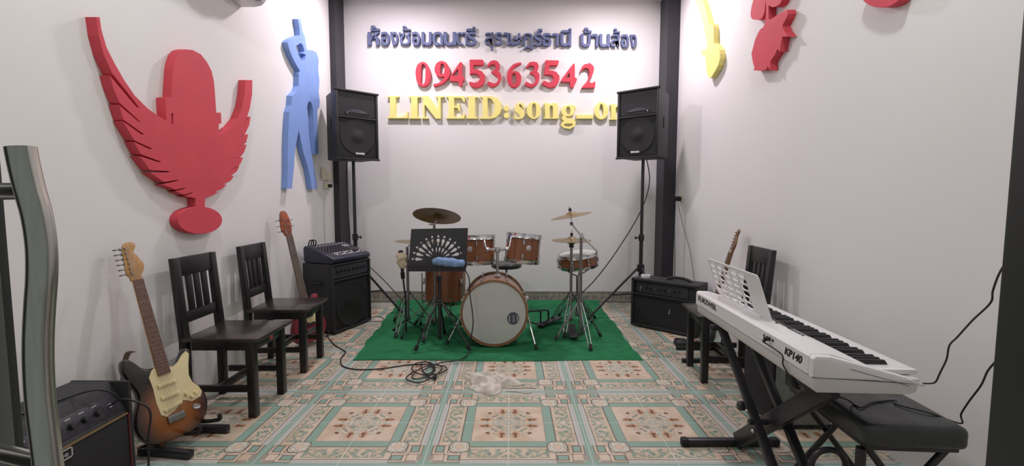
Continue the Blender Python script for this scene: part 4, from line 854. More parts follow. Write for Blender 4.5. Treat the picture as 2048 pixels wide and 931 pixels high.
# ------------------------------------------------------------------ green cloth under the drums
def rug():
    nx, ny = 120, 90; x0a, x1a = -1.215, 1.01; y0a, y1a = 3.36, 5.275
    vs, fs = [], []
    for j in range(ny+1):
        for i in range(nx+1):
            u, v = i/nx, j/ny
            xl = x0a - 0.13*v + 0.010*math.sin(v*17)+0.006*math.sin(v*41+1); xr = x1a + 0.03*v+ 0.009*math.sin(v*12+2)+0.005*math.sin(v*37)
            y0 = y0a+0.012*math.sin(u*9)+0.02*(u-.5)**2
            x = xl+(xr-xl)*u; y = y0+(y1a-y0)*v
            wr = mnoise.noise(Vector((x*1.6, y*5.5, 0)))*0.5+mnoise.noise(Vector((x*2.8+9, y*13, 3)))*0.5
            z = 0.005+max(0, wr)*0.042
            if abs(x+0.14) < 0.34 and 3.6 < y < 4.2: z = 0.005+(z-0.005)*0.15
            ed = min(u, 1-u, v*0.8)*14
            z = 0.004+(z-0.004)*min(1, 0.25+ed)
            if v > 0.965: z += (v-0.965)/0.035*0.035
            vs.append((x, y, z))
    for j in range(ny):
        for i in range(nx): a = j*(nx+1)+i; fs.append((a, a+1, a+nx+2, a+nx+1))
    q = MB().add(vs, fs)
    n = len(vs)
    q.add([(x, y, max(0.0008, z-0.0035)) for x, y, z in vs], [tuple(reversed(f)) for f in fs])
    ring = [i for i in range(nx+1)]+[j*(nx+1)+nx for j in range(1, ny+1)]+[ny*(nx+1)+i for i in range(nx-1, -1, -1)]+[j*(nx+1) for j in range(ny-1, 0, -1)]
    for a, b in zip(ring, ring[1:]+ring[:1]): q.f.append((a, a+n, b+n, b))
    return q.solo('green_cloth', GREEN, 'wrinkled green cloth spread under the drum kit', 'rug')
rug()
RZ = 0.016     # top of the cloth where stands rest

# ------------------------------------------------------------------ drum kit
def drum(t, M, R, depth, shell_m, hoop_m, lugs, lugn=6, hoop_h=0.03, badge=None, head_m=HEAD, rods=True):
    # shell axis along local z, 0 = bottom
    MB().lathe([(R-.006, .004), (R, .004), (R, depth-.004), (R-.006, depth-.004), (R-.006, .004)], 48, M).build('shell', shell_m, t)
    for k_, (z, sg) in enumerate(((depth, 1), (0, -1))):
        MB().lathe([(0, z+sg*.001), (R-.004, z+sg*.001), (R+.002, z-sg*.004), (R+.002, z-sg*.012), (R-.002, z-sg*.010), (R-.004, z-sg*.002), (0, z-sg*.002)], 48, M).build('batter_head' if sg > 0 else 'resonant_head', head_m, t)
        MB().lathe([(R+.003, z+sg*.008), (R+.010, z+sg*.008), (R+.011, z-sg*(hoop_h-.008)), (R+.016, z-sg*hoop_h), (R+.003, z-sg*hoop_h), (R+.003, z+sg*.008)], 48, M).build('hoop', hoop_m, t)
        for i in range(lugn):
            a = 2*PI*(i+.5)/lugn; C = Vector((math.cos(a), math.sin(a), 0))
            q = MB(); zl = z-sg*(hoop_h+.035)
            q.tube([C*(R+.014)+Vector((0, 0, zl-.018)), C*(R+.014)+Vector((0, 0, zl+.018))], .009, 8, M=M)
            q.tube([C*(R)+Vector((0, 0, zl)), C*(R+.014)+Vector((0, 0, zl))], .008, 8, M=M)
            lg = q.build('lug', lugs, t)
            MB().tube([C*(R+.013)+Vector((0, 0, zl)), C*(R+.013)+Vector((0, 0, z+sg*.004))], .0035, 6, M=M).build('tension_rod', lugs, lg)
    if badge is not None:
        C = Vector((math.cos(badge), math.sin(badge), 0)); Q = M @ axis_frame(C*(R-.0005)+Vector((0, 0, depth*.55)), C, (0, 0, 1))
        MB().lathe([(0, .003), (.020, .002), (.024, 0), (0, 0)], 20, Q).build('badge', SILVER, t)
# bass drum (axis along -y)
bd = thing('bass_drum', 'brown bass drum with a large white front head, standing on the green cloth', 'drum', (-0.14, 3.88, 0))
BR, BDp = 0.268, 0.42
bz = BR+0.018+0.008
yf = 3.665
ba = Vector((0.02, -1, 0.0)).normalized()
MBd = axis_frame((-0.147, yf+BDp, bz), ba, (1, 0, 0))
MB().lathe([(BR-.007, 0.0), (BR, 0.0), (BR, BDp), (BR-.007, BDp), (BR-.007, 0)], 64, MBd).build('shell', BROWN, bd)
MB().lathe([(0, BDp+.002), (BR-.006, BDp+.002), (BR, BDp-.006), (BR-.003, BDp-.008), (0, BDp-.004)], 64, MBd).build('front_head', HEAD, bd)
MB().lathe([(0, -.002), (BR-.006, -.002), (BR, .006), (BR-.003, .008), (0, .004)], 64, MBd).build('batter_head', HEAD, bd)
for z0, z1 in ((BDp-.03, BDp+.014), (-.014, .03)):
    MB().lathe([(BR+.001, z0), (BR+.012, z0), (BR+.013, z1), (BR+.001, z1), (BR+.001, z0)], 64, MBd).build('wood_hoop', HOOPW, bd)
for zz, sg in ((BDp, 1), (0, -1)):
    for i in range(8):
        a = 2*PI*(i+.5)/8; C = Vector((math.cos(a), math.sin(a), 0)); q = MB(); zl = zz-sg*.085
        q.tube([C*(BR+.016)+Vector((0, 0, zl-.022)), C*(BR+.016)+Vector((0, 0, zl+.022))], .010, 8, M=MBd); q.tube([C*BR+Vector((0, 0, zl)), C*(BR+.016)+Vector((0, 0, zl))], .009, 8, M=MBd)
        lg = q.build('lug', CHROME, bd)
        q = MB(); q.tube([C*(BR+.018)+Vector((0, 0, zl)), C*(BR+.018)+Vector((0, 0, zz+sg*.012))], .0035, 6, M=MBd); q.build('tension_rod', CHROME, lg)
        q = MB(); q.box((0, 0, 0), (.024, .016, .02), MBd @ axis_frame(C*(BR+.016)+Vector((0, 0, zz-sg*.006)), (0, 0, 1), C), bev=.004); q.build('claw_hook', CHROME, bd)
c_ = MBd @ Vector((0, 0, BDp+.0028))
LMx = frame((c_.x+0.157, c_.y+0.003, c_.z-0.045), (1, 0.02, 0), (0, 0, 1), (0.02, -1, 0))
oct_ = [(0.052*math.cos(a)*(1 if i % 2 else .93), 0.055*math.sin(a)*(1 if i % 2 else .93)) for i, a in enumerate([2*PI*k/24 for k in range(24)])]
lg_ = MB().prism([oct_], 0.0008, LMx).build('maker_logo', LOGOB, bd, smooth=False)
q = MB(); q.text('MAPEX', 0.02, 0.0006, LMx @ Matrix.Translation((0.004, 0, 0.0008)) @ Matrix.Rotation(PI/2, 4, 'Z'), fit=(0.062, 0.014)); q.build('logo_lettering', HEAD, lg_, smooth=False)
for x in (-0.030, 0.036):
    MB().box((x, 0, 0), (0.007, 0.052, 0.0006), LMx @ Matrix.Translation((0, 0, 0.0008))).build('logo_bar', HEAD, lg_, smooth=False)
MB().lathe([(0, .001), (.009, .001), (.009, 0), (0, 0)], 14, frame((c_.x-0.215, c_.y, c_.z+0.075), (1, 0, 0), (0, 0, 1), (0, -1, 0))).build('air_vent', LOGOB, bd)
# spurs
for sx_, tx, ty in ((1, 0.205, 3.575), (-1, -0.535, 3.69)):
    h = Vector((-0.14+sx_*(BR+.012), yf+0.10, bz-0.04)); f = Vector((tx, ty, RZ+0.012))
    sp_ = MB().tube([h+(h-f).normalized()*0.05, f], 0.0075, 10).build('spur', CHROME, bd)
    MB().tube([f-(f-h).normalized()*0.03, f+(f-h).normalized()*0.006], 0.013, 10).build('rubber_tip', RUBBER, sp_)
    MB().box((0, 0, 0), (.03, .045, .05), Matrix.Translation(h-Vector((sx_*.006, 0, 0))), bev=.008).build('spur_bracket', CHROME, bd)
# tom holder on top
hx, hy = -0.118, 3.865; zt0 = bz+BR
hp_ = MB(); hp_.box((hx, hy, zt0+0.010), (0.055, 0.07, 0.03), bev=.008); hp_.tube([(hx, hy, zt0), (hx, hy, 0.80)], 0.0125, 14)
th_ = hp_.build('tom_holder_post', CHROME, bd)
q = MB(); q.lathe([(0, .775), (.022, .775), (.024, .80), (.020, .822), (0, .825)], 16, Matrix.Translation((hx, hy, 0))); q.tube([(hx-.085, hy, .80), (hx+.085, hy, .803)], .012, 12)
q.sphere((hx-.085, hy, .80), .022, n=10); q.sphere((hx+.085, hy, .803), .022, n=10); q.build('tom_arm_block', CHROME, th_)
for s_ in (-1, 1):
    q = MB(); q.tube(catmull([(hx+s_*.085, hy, .80), (hx+s_*.105, hy+.01, .83), (hx+s_*.112, hy+.03, .875), (hx+s_*.12, hy+.05, .90)], 4), .008, 10); q.build('tom_arm', CHROME, th_)
# toms
TZ = 0.255
def tom(label, c, tilt_x, tilt_y, R, depth, badge):
    M = Matrix.Translation(c) @ Matrix.Rotation(tilt_y, 4, 'Y') @ Matrix.Rotation(tilt_x, 4, 'X')
    t = thing('tom_drum', label, 'drum', c, 'brown rack toms')
    drum(t, M @ Matrix.Translation((0, 0, -depth/2)), R, depth, BROWN, CHROME, CHROME, 6, badge=badge)
    return t
tom('brown rack tom beside the music stand', (-0.305, 4.10, 0.775), math.radians(-3.0), math.radians(-1.0), 0.155, 0.25, math.radians(-112))
tom('brown rack tom with round badge right of the tom holder', (0.108, 4.10, 0.788), math.radians(-3.0), math.radians(5.5), 0.155, 0.25, math.radians(-72))
# floor tom
ft = thing('floor_tom', 'brown floor tom behind the black music stand', 'drum', (-0.655, 4.42, 0))
Mf = Matrix.Translation((-0.655, 4.42, 0.225)) @ Matrix.Rotation(math.radians(1), 4, 'Y')
drum(ft, Mf, 0.200, 0.42, BROWN, CHROME, CHROME, 8)
for a in (math.radians(-155), math.radians(-35), math.radians(85)):
    C = Vector((math.cos(a), math.sin(a), 0)); p0 = Vector((-0.655, 4.42, 0))+C*0.232
    lg = MB().tube(catmull([p0+Vector((0, 0, .52)), p0+Vector((0, 0, .12)), p0+C*0.015+Vector((0, 0, .07)), p0+C*0.02+Vector((0, 0, RZ+.006))], 4), .0065, 8).build('leg', CHROME, ft)
    MB().lathe([(0, 0), (.015, 0), (.012, .03), (0, .03)], 10, Matrix.Translation(p0+C*0.02+Vector((0, 0, RZ-.006)))).build('rubber_foot', RUBBER, lg)
    MB().box((0, 0, 0), (.028, .028, .06), Matrix.Translation(p0-C*0.012+Vector((0, 0, .44))), bev=.006).build('leg_bracket', CHROME, ft)
# snare on its stand
sn_c = Vector((0.645, 4.30, 0.652)); Ms = Matrix.Translation(sn_c) @ Matrix.Rotation(math.radians(-7), 4, 'Y') @ Matrix.Rotation(math.radians(4), 4, 'X')
sn = thing('snare_drum', 'brown snare drum tilted on a stand, behind the right cymbal stands', 'drum', sn_c)
drum(sn, Ms @ Matrix.Translation((0, 0, -0.06)), 0.178, 0.125, BROWN, CHROME, CHROME, 8, hoop_h=.022)
MB().box((-0.195, -0.03, 0), (0.022, 0.03, 0.10), Ms, bev=.004).build('strainer', CHROME, sn)

def cymbal(name, label, c, R, tilt_x, tilt_y, m, group=None, hang=0.0):
    M = Matrix.Translation(c) @ Matrix.Rotation(tilt_y, 4, 'Y') @ Matrix.Rotation(tilt_x, 4, 'X')
    pr = [(0.006, .030), (.018, .030), (.034, .024), (.048, .012), (R*.6, .005), (R, -.006)]
    k = pr+[(r, z-.0016) for r, z in reversed(pr)]+[pr[0]]
    q = MB().lathe(k, 56, M)
    return q.build(name, m), M
def cym_thing(*a, **k):
    lab, cat, grp = a[1], 'cymbal', k.pop('group', None)
    o, M = cymbal(*a, **k)
    me = o.data; c = Vector(a[2]); me.transform(Matrix.Translation(-c)); o.location = c
    tag(o, lab, cat, grp); return M
def wire_leg(q, h, f, spread=0.012, r=0.0045):
    d = (f-h); s = d.cross(Vector((0, 0, 1))).normalized()
    mid = h+d*0.45
    for k in (-1, 1): q.tube(catmull([h+s*k*0.006, mid+s*k*spread*1.4, f-d*0.06+s*k*spread, f+s*k*0.004], 4), r, 8)
def tripod(t, base, zh, feet, m=DCHROME, pole_r=0.0125, ztop=0.8, zlow=0.10, r=0.0045, ring=True):
    B = Vector(base)
    MB().tube([B+Vector((0, 0, zlow)), B+Vector((0, 0, ztop))], pole_r, 14).build('pole', m, t)
    MB().lathe([(pole_r, zh-.02), (pole_r+.010, zh-.018), (pole_r+.010, zh+.018), (pole_r, zh+.02)], 14, Matrix.Translation(B)).build('leg_collar', m, t)
    MB().lathe([(pole_r*.6, zlow), (pole_r+.008, zlow), (pole_r+.008, zlow+.035), (pole_r*.6, zlow+.035)], 14, Matrix.Translation(B)).build('lower_collar', m, t)
    for fx, fy in feet:
        f = Vector((fx, fy, RZ+.014)); d = Vector((fx-B.x, fy-B.y, 0)).normalized(); h = B+Vector((0, 0, zh))+d*.02
        q = MB(); wire_leg(q, h, f, r=r); lg = q.build('leg', m, t)
        q = MB(); q.tube([f-(f-h).normalized()*.04, f+(f-h).normalized()*.004], .015, 10); q.build('rubber_foot', RUBBER, lg)
        mid = h+(f-h)*0.5
        q = MB(); q.tube([B+d*.016+Vector((0, 0, zlow+.018)), mid], .0045, 8); q.build('brace', m, t)
# snare stand
ss = thing('snare_stand', 'chrome stand holding the tilted snare drum', 'stand', (0.645, 4.32, 0))
tripod(ss, (0.645, 4.32, 0), 0.30, [(0.50, 4.62), (0.86, 4.52), (0.66, 4.02)], ztop=0.50)
for a in (0.4, 2.5, 4.6):
    p = Ms @ Vector((0.17*math.cos(a), 0.17*math.sin(a), -0.068))
    MB().tube(catmull([Vector((0.645, 4.32, 0.49)), Vector((0.645, 4.32, 0.49)).lerp(p, .6)+Vector((0, 0, -.02)), p, p+Vector((0, 0, .02))], 4), .006, 8).build('basket_arm', DCHROME, ss)
# hi-hat
hh = thing('hi_hat_stand', 'chrome hi-hat stand carrying the two closed cymbals', 'stand', (0.565, 4.13, 0))
HX, HY = 0.558, 4.13
tripod(hh, (HX, HY, 0), 0.36, [(0.40, 4.42), (0.80, 4.36), (0.47, 3.87)], ztop=0.835, r=.005)
MB().tube([(HX, HY, .80), (HX, HY, .955)], .0045, 8).build('pull_rod', CHROME, hh)
q = MB(); q.lathe([(.014, .79), (.024, .795), (.018, .838), (.012, .842)], 14, Matrix.Translation((HX, HY, 0))); q.build('cup', BLK, hh)
q = MB(); q.lathe([(.005, .895), (.013, .897), (.013, .925), (.005, .927)], 12, Matrix.Translation((HX, HY, 0))); q.build('clutch', BLK, hh)
fp = MB().bar((HX-.01, HY-0.30, 0.035), (HX, HY-0.02, 0.075), 0.075, 0.012, bev=.003).build('foot_pedal', BLKM, hh)
cym_thing('hi_hat_cymbal', 'upper hi-hat cymbal, right side of the drum kit', (HX, HY, 0.862), 0.180, math.radians(1.5), 0.0, BRASS, group='hi-hat cymbals')
o, M_ = cymbal('hi_hat_cymbal', '', (HX, HY, 0.850), 0.180, math.radians(180+1.5), 0.0, BRASS)
o.data.transform(Matrix.Translation((-HX, -HY, -0.85))); o.location = (HX, HY, 0.85); tag(o, 'lower hi-hat cymbal facing down on the right stand', 'cymbal', 'hi-hat cymbals')
# boom cymbal stand at the right
bs = thing('boom_cymbal_stand', 'chrome boom stand right of the hi-hat, its arm slanting up left', 'stand', (0.60, 3.84, 0))
BX, BY = 0.602, 3.84
tripod(bs, (BX, BY, 0), 0.345, [(0.385, 3.80), (0.645, 3.545), (0.795, 3.90)], ztop=0.945, r=.005, zlow=.05)
j = Vector((BX, BY-.02, 0.925)); e1 = aty(1143, 447, 3.84); e2 = aty(1196, 503, 3.80)
MB().tube([e2, j, e1], 0.0075, 10).build('boom_arm', CHROME, bs)
q = MB(); q.tube([j-Vector((0.0, .01, 0)), j+Vector((0, .03, 0))], .018, 12); q.build('boom_clamp', CHROME, bs)
cc = aty(1142, 430, 3.84); ctl = Vector((0.18, 0.02, 1)).normalized()*-1
cn = (Matrix.Rotation(math.radians(-11), 4, 'Y') @ Vector((0, 0, 1)))
MB().tube([e1, cc-cn*0.005, cc+cn*0.075], 0.0055, 10).build('cymbal_rod', CHROME, bs)
q = MB(); Q = axis_frame(cc, cn); q.lathe([(.005, .034), (.014, .036), (.013, .058), (.007, .064), (.005, .064)], 12, Q); q.build('wing_nut', BLK, bs)
q = MB(); q.sphere((0, 0, 0), .016, Matrix.Translation(e1), n=10); q.build('tilter', DCHROME, bs)
cym_thing('crash_cymbal', 'small tilted crash cymbal on the right boom stand, above the hi-hat', cc, 0.178, math.radians(1.0), math.radians(-11), BRASS)
# left crash on its stand, behind the music stand
ls = thing('cymbal_stand', 'chrome cymbal stand behind the music stand, carrying the dark crash cymbal', 'stand', (-0.70, 4.05, 0))
LX, LY_ = -0.695, 4.06
tripod(ls, (LX, LY_, 0), 0.33, [(-0.745, 3.745), (-0.45, 4.20), (-0.93, 4.30)], ztop=1.00, r=.005)
c2 = aty(874, 431, 4.07); n2 = Vector((0.06, 0.40, 1)).normalized()
q = MB(); q.tube([(LX, LY_, 0.98), (LX, LY_, 1.015), c2-n2*.05, c2+n2*.085], .006, 10); q.build('cymbal_rod', CHROME, ls)
q = MB(); q.sphere((LX, LY_, 1.01), .017, n=10); q.box((LX-.03, LY_, 1.01), (.04, .012, .02), bev=.004); q.build('tilter', CHROME, ls)
q = MB(); Q = axis_frame(c2, n2); q.lathe([(.006, .034), (.016, .036), (.015, .062), (.008, .07), (.006, .07)], 12, Q); q.build('wing_nut', BLK, ls)
cym_thing('crash_cymbal', 'dark tilted crash cymbal above the black music stand', c2, 0.217, -math.atan(0.40), math.radians(3), BRASSD)
# second left stand with a lower cymbal
l2 = thing('cymbal_stand', 'chrome cymbal stand at the left edge of the green cloth', 'stand', (-0.99, 4.15, 0))
L2X, L2Y = -0.965, 4.16
tripod(l2, (L2X, L2Y, 0), 0.36, [(-1.01, 3.86), (-0.74, 4.28), (-1.16, 4.40)], ztop=0.79, r=.005)
c3 = aty(838, 482, 4.18)
q = MB(); q.tube([(L2X, L2Y, .77), (L2X+.01, L2Y, .80), c3-Vector((0, 0, .02)), c3+Vector((0, 0, .07))], .006, 10); q.build('cymbal_rod', CHROME, l2)
cym_thing('crash_cymbal', 'flat bronze cymbal half hidden by the left edge of the music stand', c3, 0.222, math.radians(-1), math.radians(3), BRASS)
# throne
th = thing('drum_throne', 'black round drum stool seat showing behind the bass drum', 'stool', (-0.05, 4.86, 0))
MB().lathe([(0, .49), (.15, .49), (.165, .50), (.168, .53), (.155, .548), (0, .552)], 32, Matrix.Translation((-0.05, 4.86, 0))).build('seat', LEATHER, th)
tripod(th, (-0.05, 4.86, 0), 0.32, [(-0.28, 4.80), (0.12, 5.02), (0.08, 4.68)], m=DCHROME, ztop=.495, zlow=.12)
# kick pedal / frame right of the bass drum
pd = thing('drum_pedal', 'black drum pedal frame on the cloth right of the bass drum', 'pedal', (0.30, 4.28, 0))
q = MB()
q.tube(catmull([(0.16, 4.22, .17), (0.24, 4.22, .175), (0.345, 4.24, .175), (0.36, 4.25, .14), (0.355, 4.25, .07), (0.30, 4.26, .045)], 4), .009, 8)
q.tube([(0.285, 4.25, .17), (0.285, 4.25, .03)], .008, 8); q.tube([(0.12, 4.20, .09), (0.25, 4.26, .035)], .007, 8); q.build('frame', BLKM, pd)
MB().box((0.29, 4.26, .030), (.07, .11, .028), bev=.006).build('base_block', BLKM, pd)
MB().bar((0.30, 4.27, .035), (0.50, 4.42, .06), .075, .010, bev=.003).build('foot_board', BLKM, pd)
q = MB(); q.tube([(0.165, 4.22, .173), (0.15, 4.20, .29)], .004, 6); q.sphere((0.148, 4.195, .30), .022, n=10); q.build('beater', RAG, pd)

# ------------------------------------------------------------------ music stand with towel
MSX, MSY = -0.597, 3.70
ms = thing('music_stand', 'black music stand with sunburst cut-outs in front of the drums', 'music stand', (MSX, MSY, 0))
dp = [aty(822.5, 457.6, 3.66), aty(936, 455.5, 3.66), aty(932.5, 536.5, 3.585), aty(816.5, 536.5, 3.585)]
dc = (dp[0]+dp[1]+dp[2]+dp[3])/4; du = ((dp[1]-dp[0])+(dp[2]-dp[3])).normalized(); dn = du.cross(((dp[0]-dp[3])+(dp[1]-dp[2])).normalized()).normalized(); dv = dn.cross(du)
if dn.y > 0: dn = -dn
DM = frame(dc, du, dv, dn)
def loc2(p): d = p-dc; return (d.dot(du), d.dot(dv))
outl = [loc2(p) for p in (dp[3], dp[2], dp[1], dp[0])]
def px2(x, y): p = aty(770+x/4.6526, 400+y/4.655, dc.y); return loc2(p)
holes = []
cxp, cyp = 492, 560
def drop(a, r0, r1, w):     # teardrop along a ray at angle a, wide outside
    c, s = math.cos(a), -math.sin(a); L = r1-r0; pts = []
    for t_, k in ((0, .12), (.25, .45), (.55, .85), (.8, 1), (.94, .7), (1, 0), (.94, -.7), (.8, -1), (.55, -.85), (.25, -.45), (0, -.12)):
        r = r0+L*t_; pts.append((cxp+c*r-s*k*w, cyp+s*r+c*k*w))
    return [px2(*p) for p in pts]
def tri(a, r0, r1, w):
    c, s = math.cos(a), -math.sin(a)
    return [px2(cxp+c*r-s*k*w, cyp+s*r+c*k*w) for r, k in ((r0, -1), (r0, 1), (r1, 0))]
for i in range(13):
    a = math.radians(3+i*(174/12))
    if not (i < 1): holes.append(drop(a, 135, 208, 15))
    if not (i < 1): holes.append(tri(a, 220, 246, 12))
for i in range(8):
    a = math.radians(28+i*(124/7))
    holes.append(drop(a, 72, 125, 8))
MB().prism([outl]+holes, 0.003, DM).build('desk', BLKM, ms, smooth=False)
q = MB(); lipc = (dp[2]+dp[3])/2; W_ = (dp[2]-dp[3]).length
q.bar(dp[3]+dn*0.0+Vector((0, -.001, 0)), dp[2]+Vector((0, -.001, 0)), 0.004, 0.05, up=(0, 0, 1)); q.v = [p+dn*0.024 for p in q.v]; q.build('ledge', BLKM, ms, smooth=False)
mp_ = Vector((MSX, MSY, 0))
MB().tube([mp_+Vector((0, 0, .06)), mp_+Vector((0, 0, .58))], .0135, 14).build('lower_pole', BLKM, ms)
MB().tube([mp_+Vector((0, 0, .5)), mp_+Vector((0, 0, .70)), Vector((MSX, dc.y+.03, dc.z-.03))], .009, 12).build('upper_pole', DCHROME, ms)
MB().lathe([(.0135, .35), (.026, .355), (.026, .395), (.0135, .40)], 14, Matrix.Translation(mp_)).build('leg_collar', BLKM, ms)
MB().lathe([(.0135, .55), (.022, .555), (.022, .60), (.0095, .605)], 14, Matrix.Translation(mp_)).build('pole_clamp', BLKM, ms)
for fx, fy in ((-0.768, 3.515), (-0.325, 3.525), (-0.60, 3.99)):
    f = Vector((fx, fy, RZ+.010)); d = Vector((fx-MSX, fy-MSY, 0)).normalized(); h = mp_+Vector((0, 0, .375))+d*.02
    lg = MB().tube(catmull([h, h+(f-h)*.5+Vector((0, 0, .012)), f], 5), .008, 10).build('leg', BLKM, ms)
    MB().tube([f-(f-h).normalized()*.045, f], .0155, 10).build('rubber_foot', RUBBER, lg)
    MB().bar(mp_+d*.015+Vector((0, 0, .075)), h+(f-h)*.55+Vector((0, 0, .01)), .010, .004).build('brace', BLKM, ms)
# towel lying on the ledge
def lump(q, path, rads, seed, amp=.25, n=20, flat=1.0):
    P = catmull(path, 6); k = len(P); m = len(rads)
    def rr(i): t_ = i/(k-1)*(m-1); a = int(min(t_, m-2)); return rads[a]+(rads[a+1]-rads[a])*(t_-a)
    n0 = len(q.v); q.tube(P, [max(rr(i), .001) for i in range(k)], n)
    for i in range(n0, len(q.v)):
        p = q.v[i]; c = min(P, key=lambda a: (a-p).length); d = p-c; f = 1+amp*mnoise.noise(p*24+Vector((seed, 0, 0)))+amp*.8*abs(mnoise.noise(Vector((p.x*30, p.y*30, p.z*70))+Vector((0, seed, 0))))-amp*.15
        d = d*f; d.z *= flat; q.v[i] = c+d
    return q
tw = [aty(866, 524, 3.555), aty(876, 522, 3.55), aty(892, 523, 3.545), aty(910, 525, 3.548), aty(924, 526, 3.555), aty(929, 526, 3.56)]
lump(MB(), tw, [.018, .034, .034, .032, .030, .016], 3, .28).solo('towel', TOWEL, 'blue towel bundled on the ledge of the music stand', 'towel')
# microphone on a thin stand at the left, wrapped in a cloth
mk = thing('microphone_stand', 'thin black microphone stand at the left end of the drum kit', 'stand', (-0.97, 3.98, 0))
mb_ = Vector((-0.955, 4.02, 0)); mt = aty(806, 556, 3.96)
q = MB(); q.tube([mb_+Vector((0, 0, .03)), mb_+Vector((.0, 0, .34)), mt], .008, 10); q.build('pole', BLKM, mk)
for a in (0.5, 2.6, 4.7):
    d = Vector((math.cos(a), math.sin(a), 0)); f = mb_+d*.16+Vector((0, 0, RZ+.008))
    lg = MB().tube([mb_+Vector((0, 0, .14)), f], .006, 8).build('leg', BLKM, mk); MB().tube([f-d*.02, f+d*.006], .011, 8).build('rubber_foot', RUBBER, lg)
up_ = (aty(801, 498, 3.95)-mt).normalized()
Q = axis_frame(mt, up_)
MB().lathe([(.010, -.005), (.018, 0), (.019, .05), (.015, .055), (.010, .055)], 14, Q).build('clip', RUBBER, mk)
mc = thing('microphone', 'black microphone upright on the thin stand, wrapped in cream cloth', 'microphone', mt)
MB().lathe([(0, .056), (.013, .056), (.020, .17), (.022, .18), (0, .18)], 18, Q).build('handle', BLK, mc)
MB().lathe([(.022, .180), (.026, .195), (.027, .22), (.022, .243), (.012, .252), (0, .254)], 18, Q).build('grille_ball', GRILLE, mc)
lump(MB(), [Q @ Vector((0, 0, .095)), Q @ Vector((0.004, 0, .12)), Q @ Vector((-.003, 0, .16)), Q @ Vector((.0, 0, .20)), Q @ Vector((-.002, 0, .232))], [.030, .040, .042, .045, .034], 8, .25).solo('cloth', RAG2, 'cream patterned cloth wrapped around the microphone', 'cloth')

# ------------------------------------------------------------------ white stage keyboard on its stand
kN = Vector((1.0, 1.448, 0)); ke = Vector((0.05, 1.072, 0)).normalized(); kd = Vector((ke.y, -ke.x, 0)); KL, KD = 1.073, 0.36
KM = frame(kN, kd, ke, (0, 0, 1))                     # local: x across (towards the player), y along, z up (world height)
KP = frame(kN, kd, (0, 0, 1), -ke)                    # for side profiles: 2D = (across, height), extruded along the length
kb = thing('stage_keyboard', 'white stage keyboard lengthwise at right, its logo side facing the room', 'keyboard', kN+kd*.18+ke*.53+Vector((0, 0, .594)))
def kprof(pr, y0, y1, name, m, bev=0.003, par=None):
    q = MB(); q.prism([pr], y1-y0, KP @ Matrix.Translation((0, 0, -(y0+y1)/2)), bev=bev); return q.build(name, m, par or kb)
kprof([(0.006, 0.648), (0.010, 0.606), (0.022, 0.594), (0.318, 0.594), (0.340, 0.604), (0.348, 0.640), (0.345, 0.648)], 0.004, KL-0.004, 'lower_case', WHITE2, 0.006)
kprof([(0.0, 0.650), (0.0, 0.712), (0.012, 0.722), (0.075, 0.720), (0.195, 0.683), (0.195, 0.650)], 0.026, KL-0.055, 'upper_case', WHITE, 0.004)
for y0, y1 in ((0.0, 0.030), (KL-0.060, KL)):
    o = kprof([(0.0, 0.648), (0.0, 0.710), (0.010, 0.721), (0.06, 0.719), (0.20, 0.682), (0.30, 0.655), (0.358, 0.634), (0.364, 0.628), (0.358, 0.622), (0.33, 0.630), (0.20, 0.640), (0.02, 0.645)], y0, y1, 'end_block', WHITE, 0.009)
kprof([(0.19, 0.645), (0.19, 0.652), (0.345, 0.645), (0.352, 0.632), (0.345, 0.625), (0.19, 0.630)], 0.026, KL-0.055, 'key_bed', WHITE2, 0.001)
kprof([(0.004, 0.646), (0.004, 0.651), (0.33, 0.636), (0.33, 0.631)], 0.003, KL-0.003, 'case_seam', ALU, 0.0005)
ky0, ky1 = 0.036, KL-0.090; NW = 36; kw = (ky1-ky0)/NW
bl = [0, 1, 3, 4, 5]
for i in range(NW):
    y = ky0+(i+.5)*kw
    q = MB(); q.box((0.281, y, 0.659), (0.166, kw*.955, 0.016), KM, bev=0.0016); o = q.build('white_key', WHITE, kb)
for i in range(NW-1):
    jn = NW-2-i                               # low notes at the far end
    if (jn % 7) in (0, 1, 3, 4, 5):
        y = ky0+(i+1)*kw
        q = MB(); q.hexa([(0.198, y-.0068, .666), (0.304, y-.0068, .666), (0.304, y+.0068, .666), (0.198, y+.0068, .666)], [(0.198, y-.0056, .684), (0.294, y-.0056, .682), (0.294, y+.0056, .682), (0.198, y+.0056, .684)], bev=.0018, M=KM); q.build('black_key', INK, kb)
# control surface
a_ = math.atan2(0.683-0.720, 0.195-0.075)
def topz(x): return 0.720+(x-0.075)*(0.683-0.720)/0.12
def tpl(x, y): return KM @ Matrix.Translation((x, y, topz(x)+.0006)) @ Matrix.Rotation(-a_, 4, 'Y')
MB().box((0, 0, 0.0005), (0.030, 0.26, 0.002), tpl(0.165, 0.56), bev=.0006).build('display', INK, kb)
MB().box((0, 0, 0.0005), (0.010, 0.33, 0.002), tpl(0.188, 0.50), bev=.0006).build('button_strip', PANELD, kb)
for i in range(5): MB().box((0, 0, 0.002), (0.007, 0.016, 0.004), tpl(0.140, 0.30+i*0.024), bev=.001).build('button', INK, kb)
for i in range(6): MB().box((0, 0, 0.002), (0.007, 0.014, 0.004), tpl(0.118, 0.45+i*0.05), bev=.001).build('button', PANELD, kb)
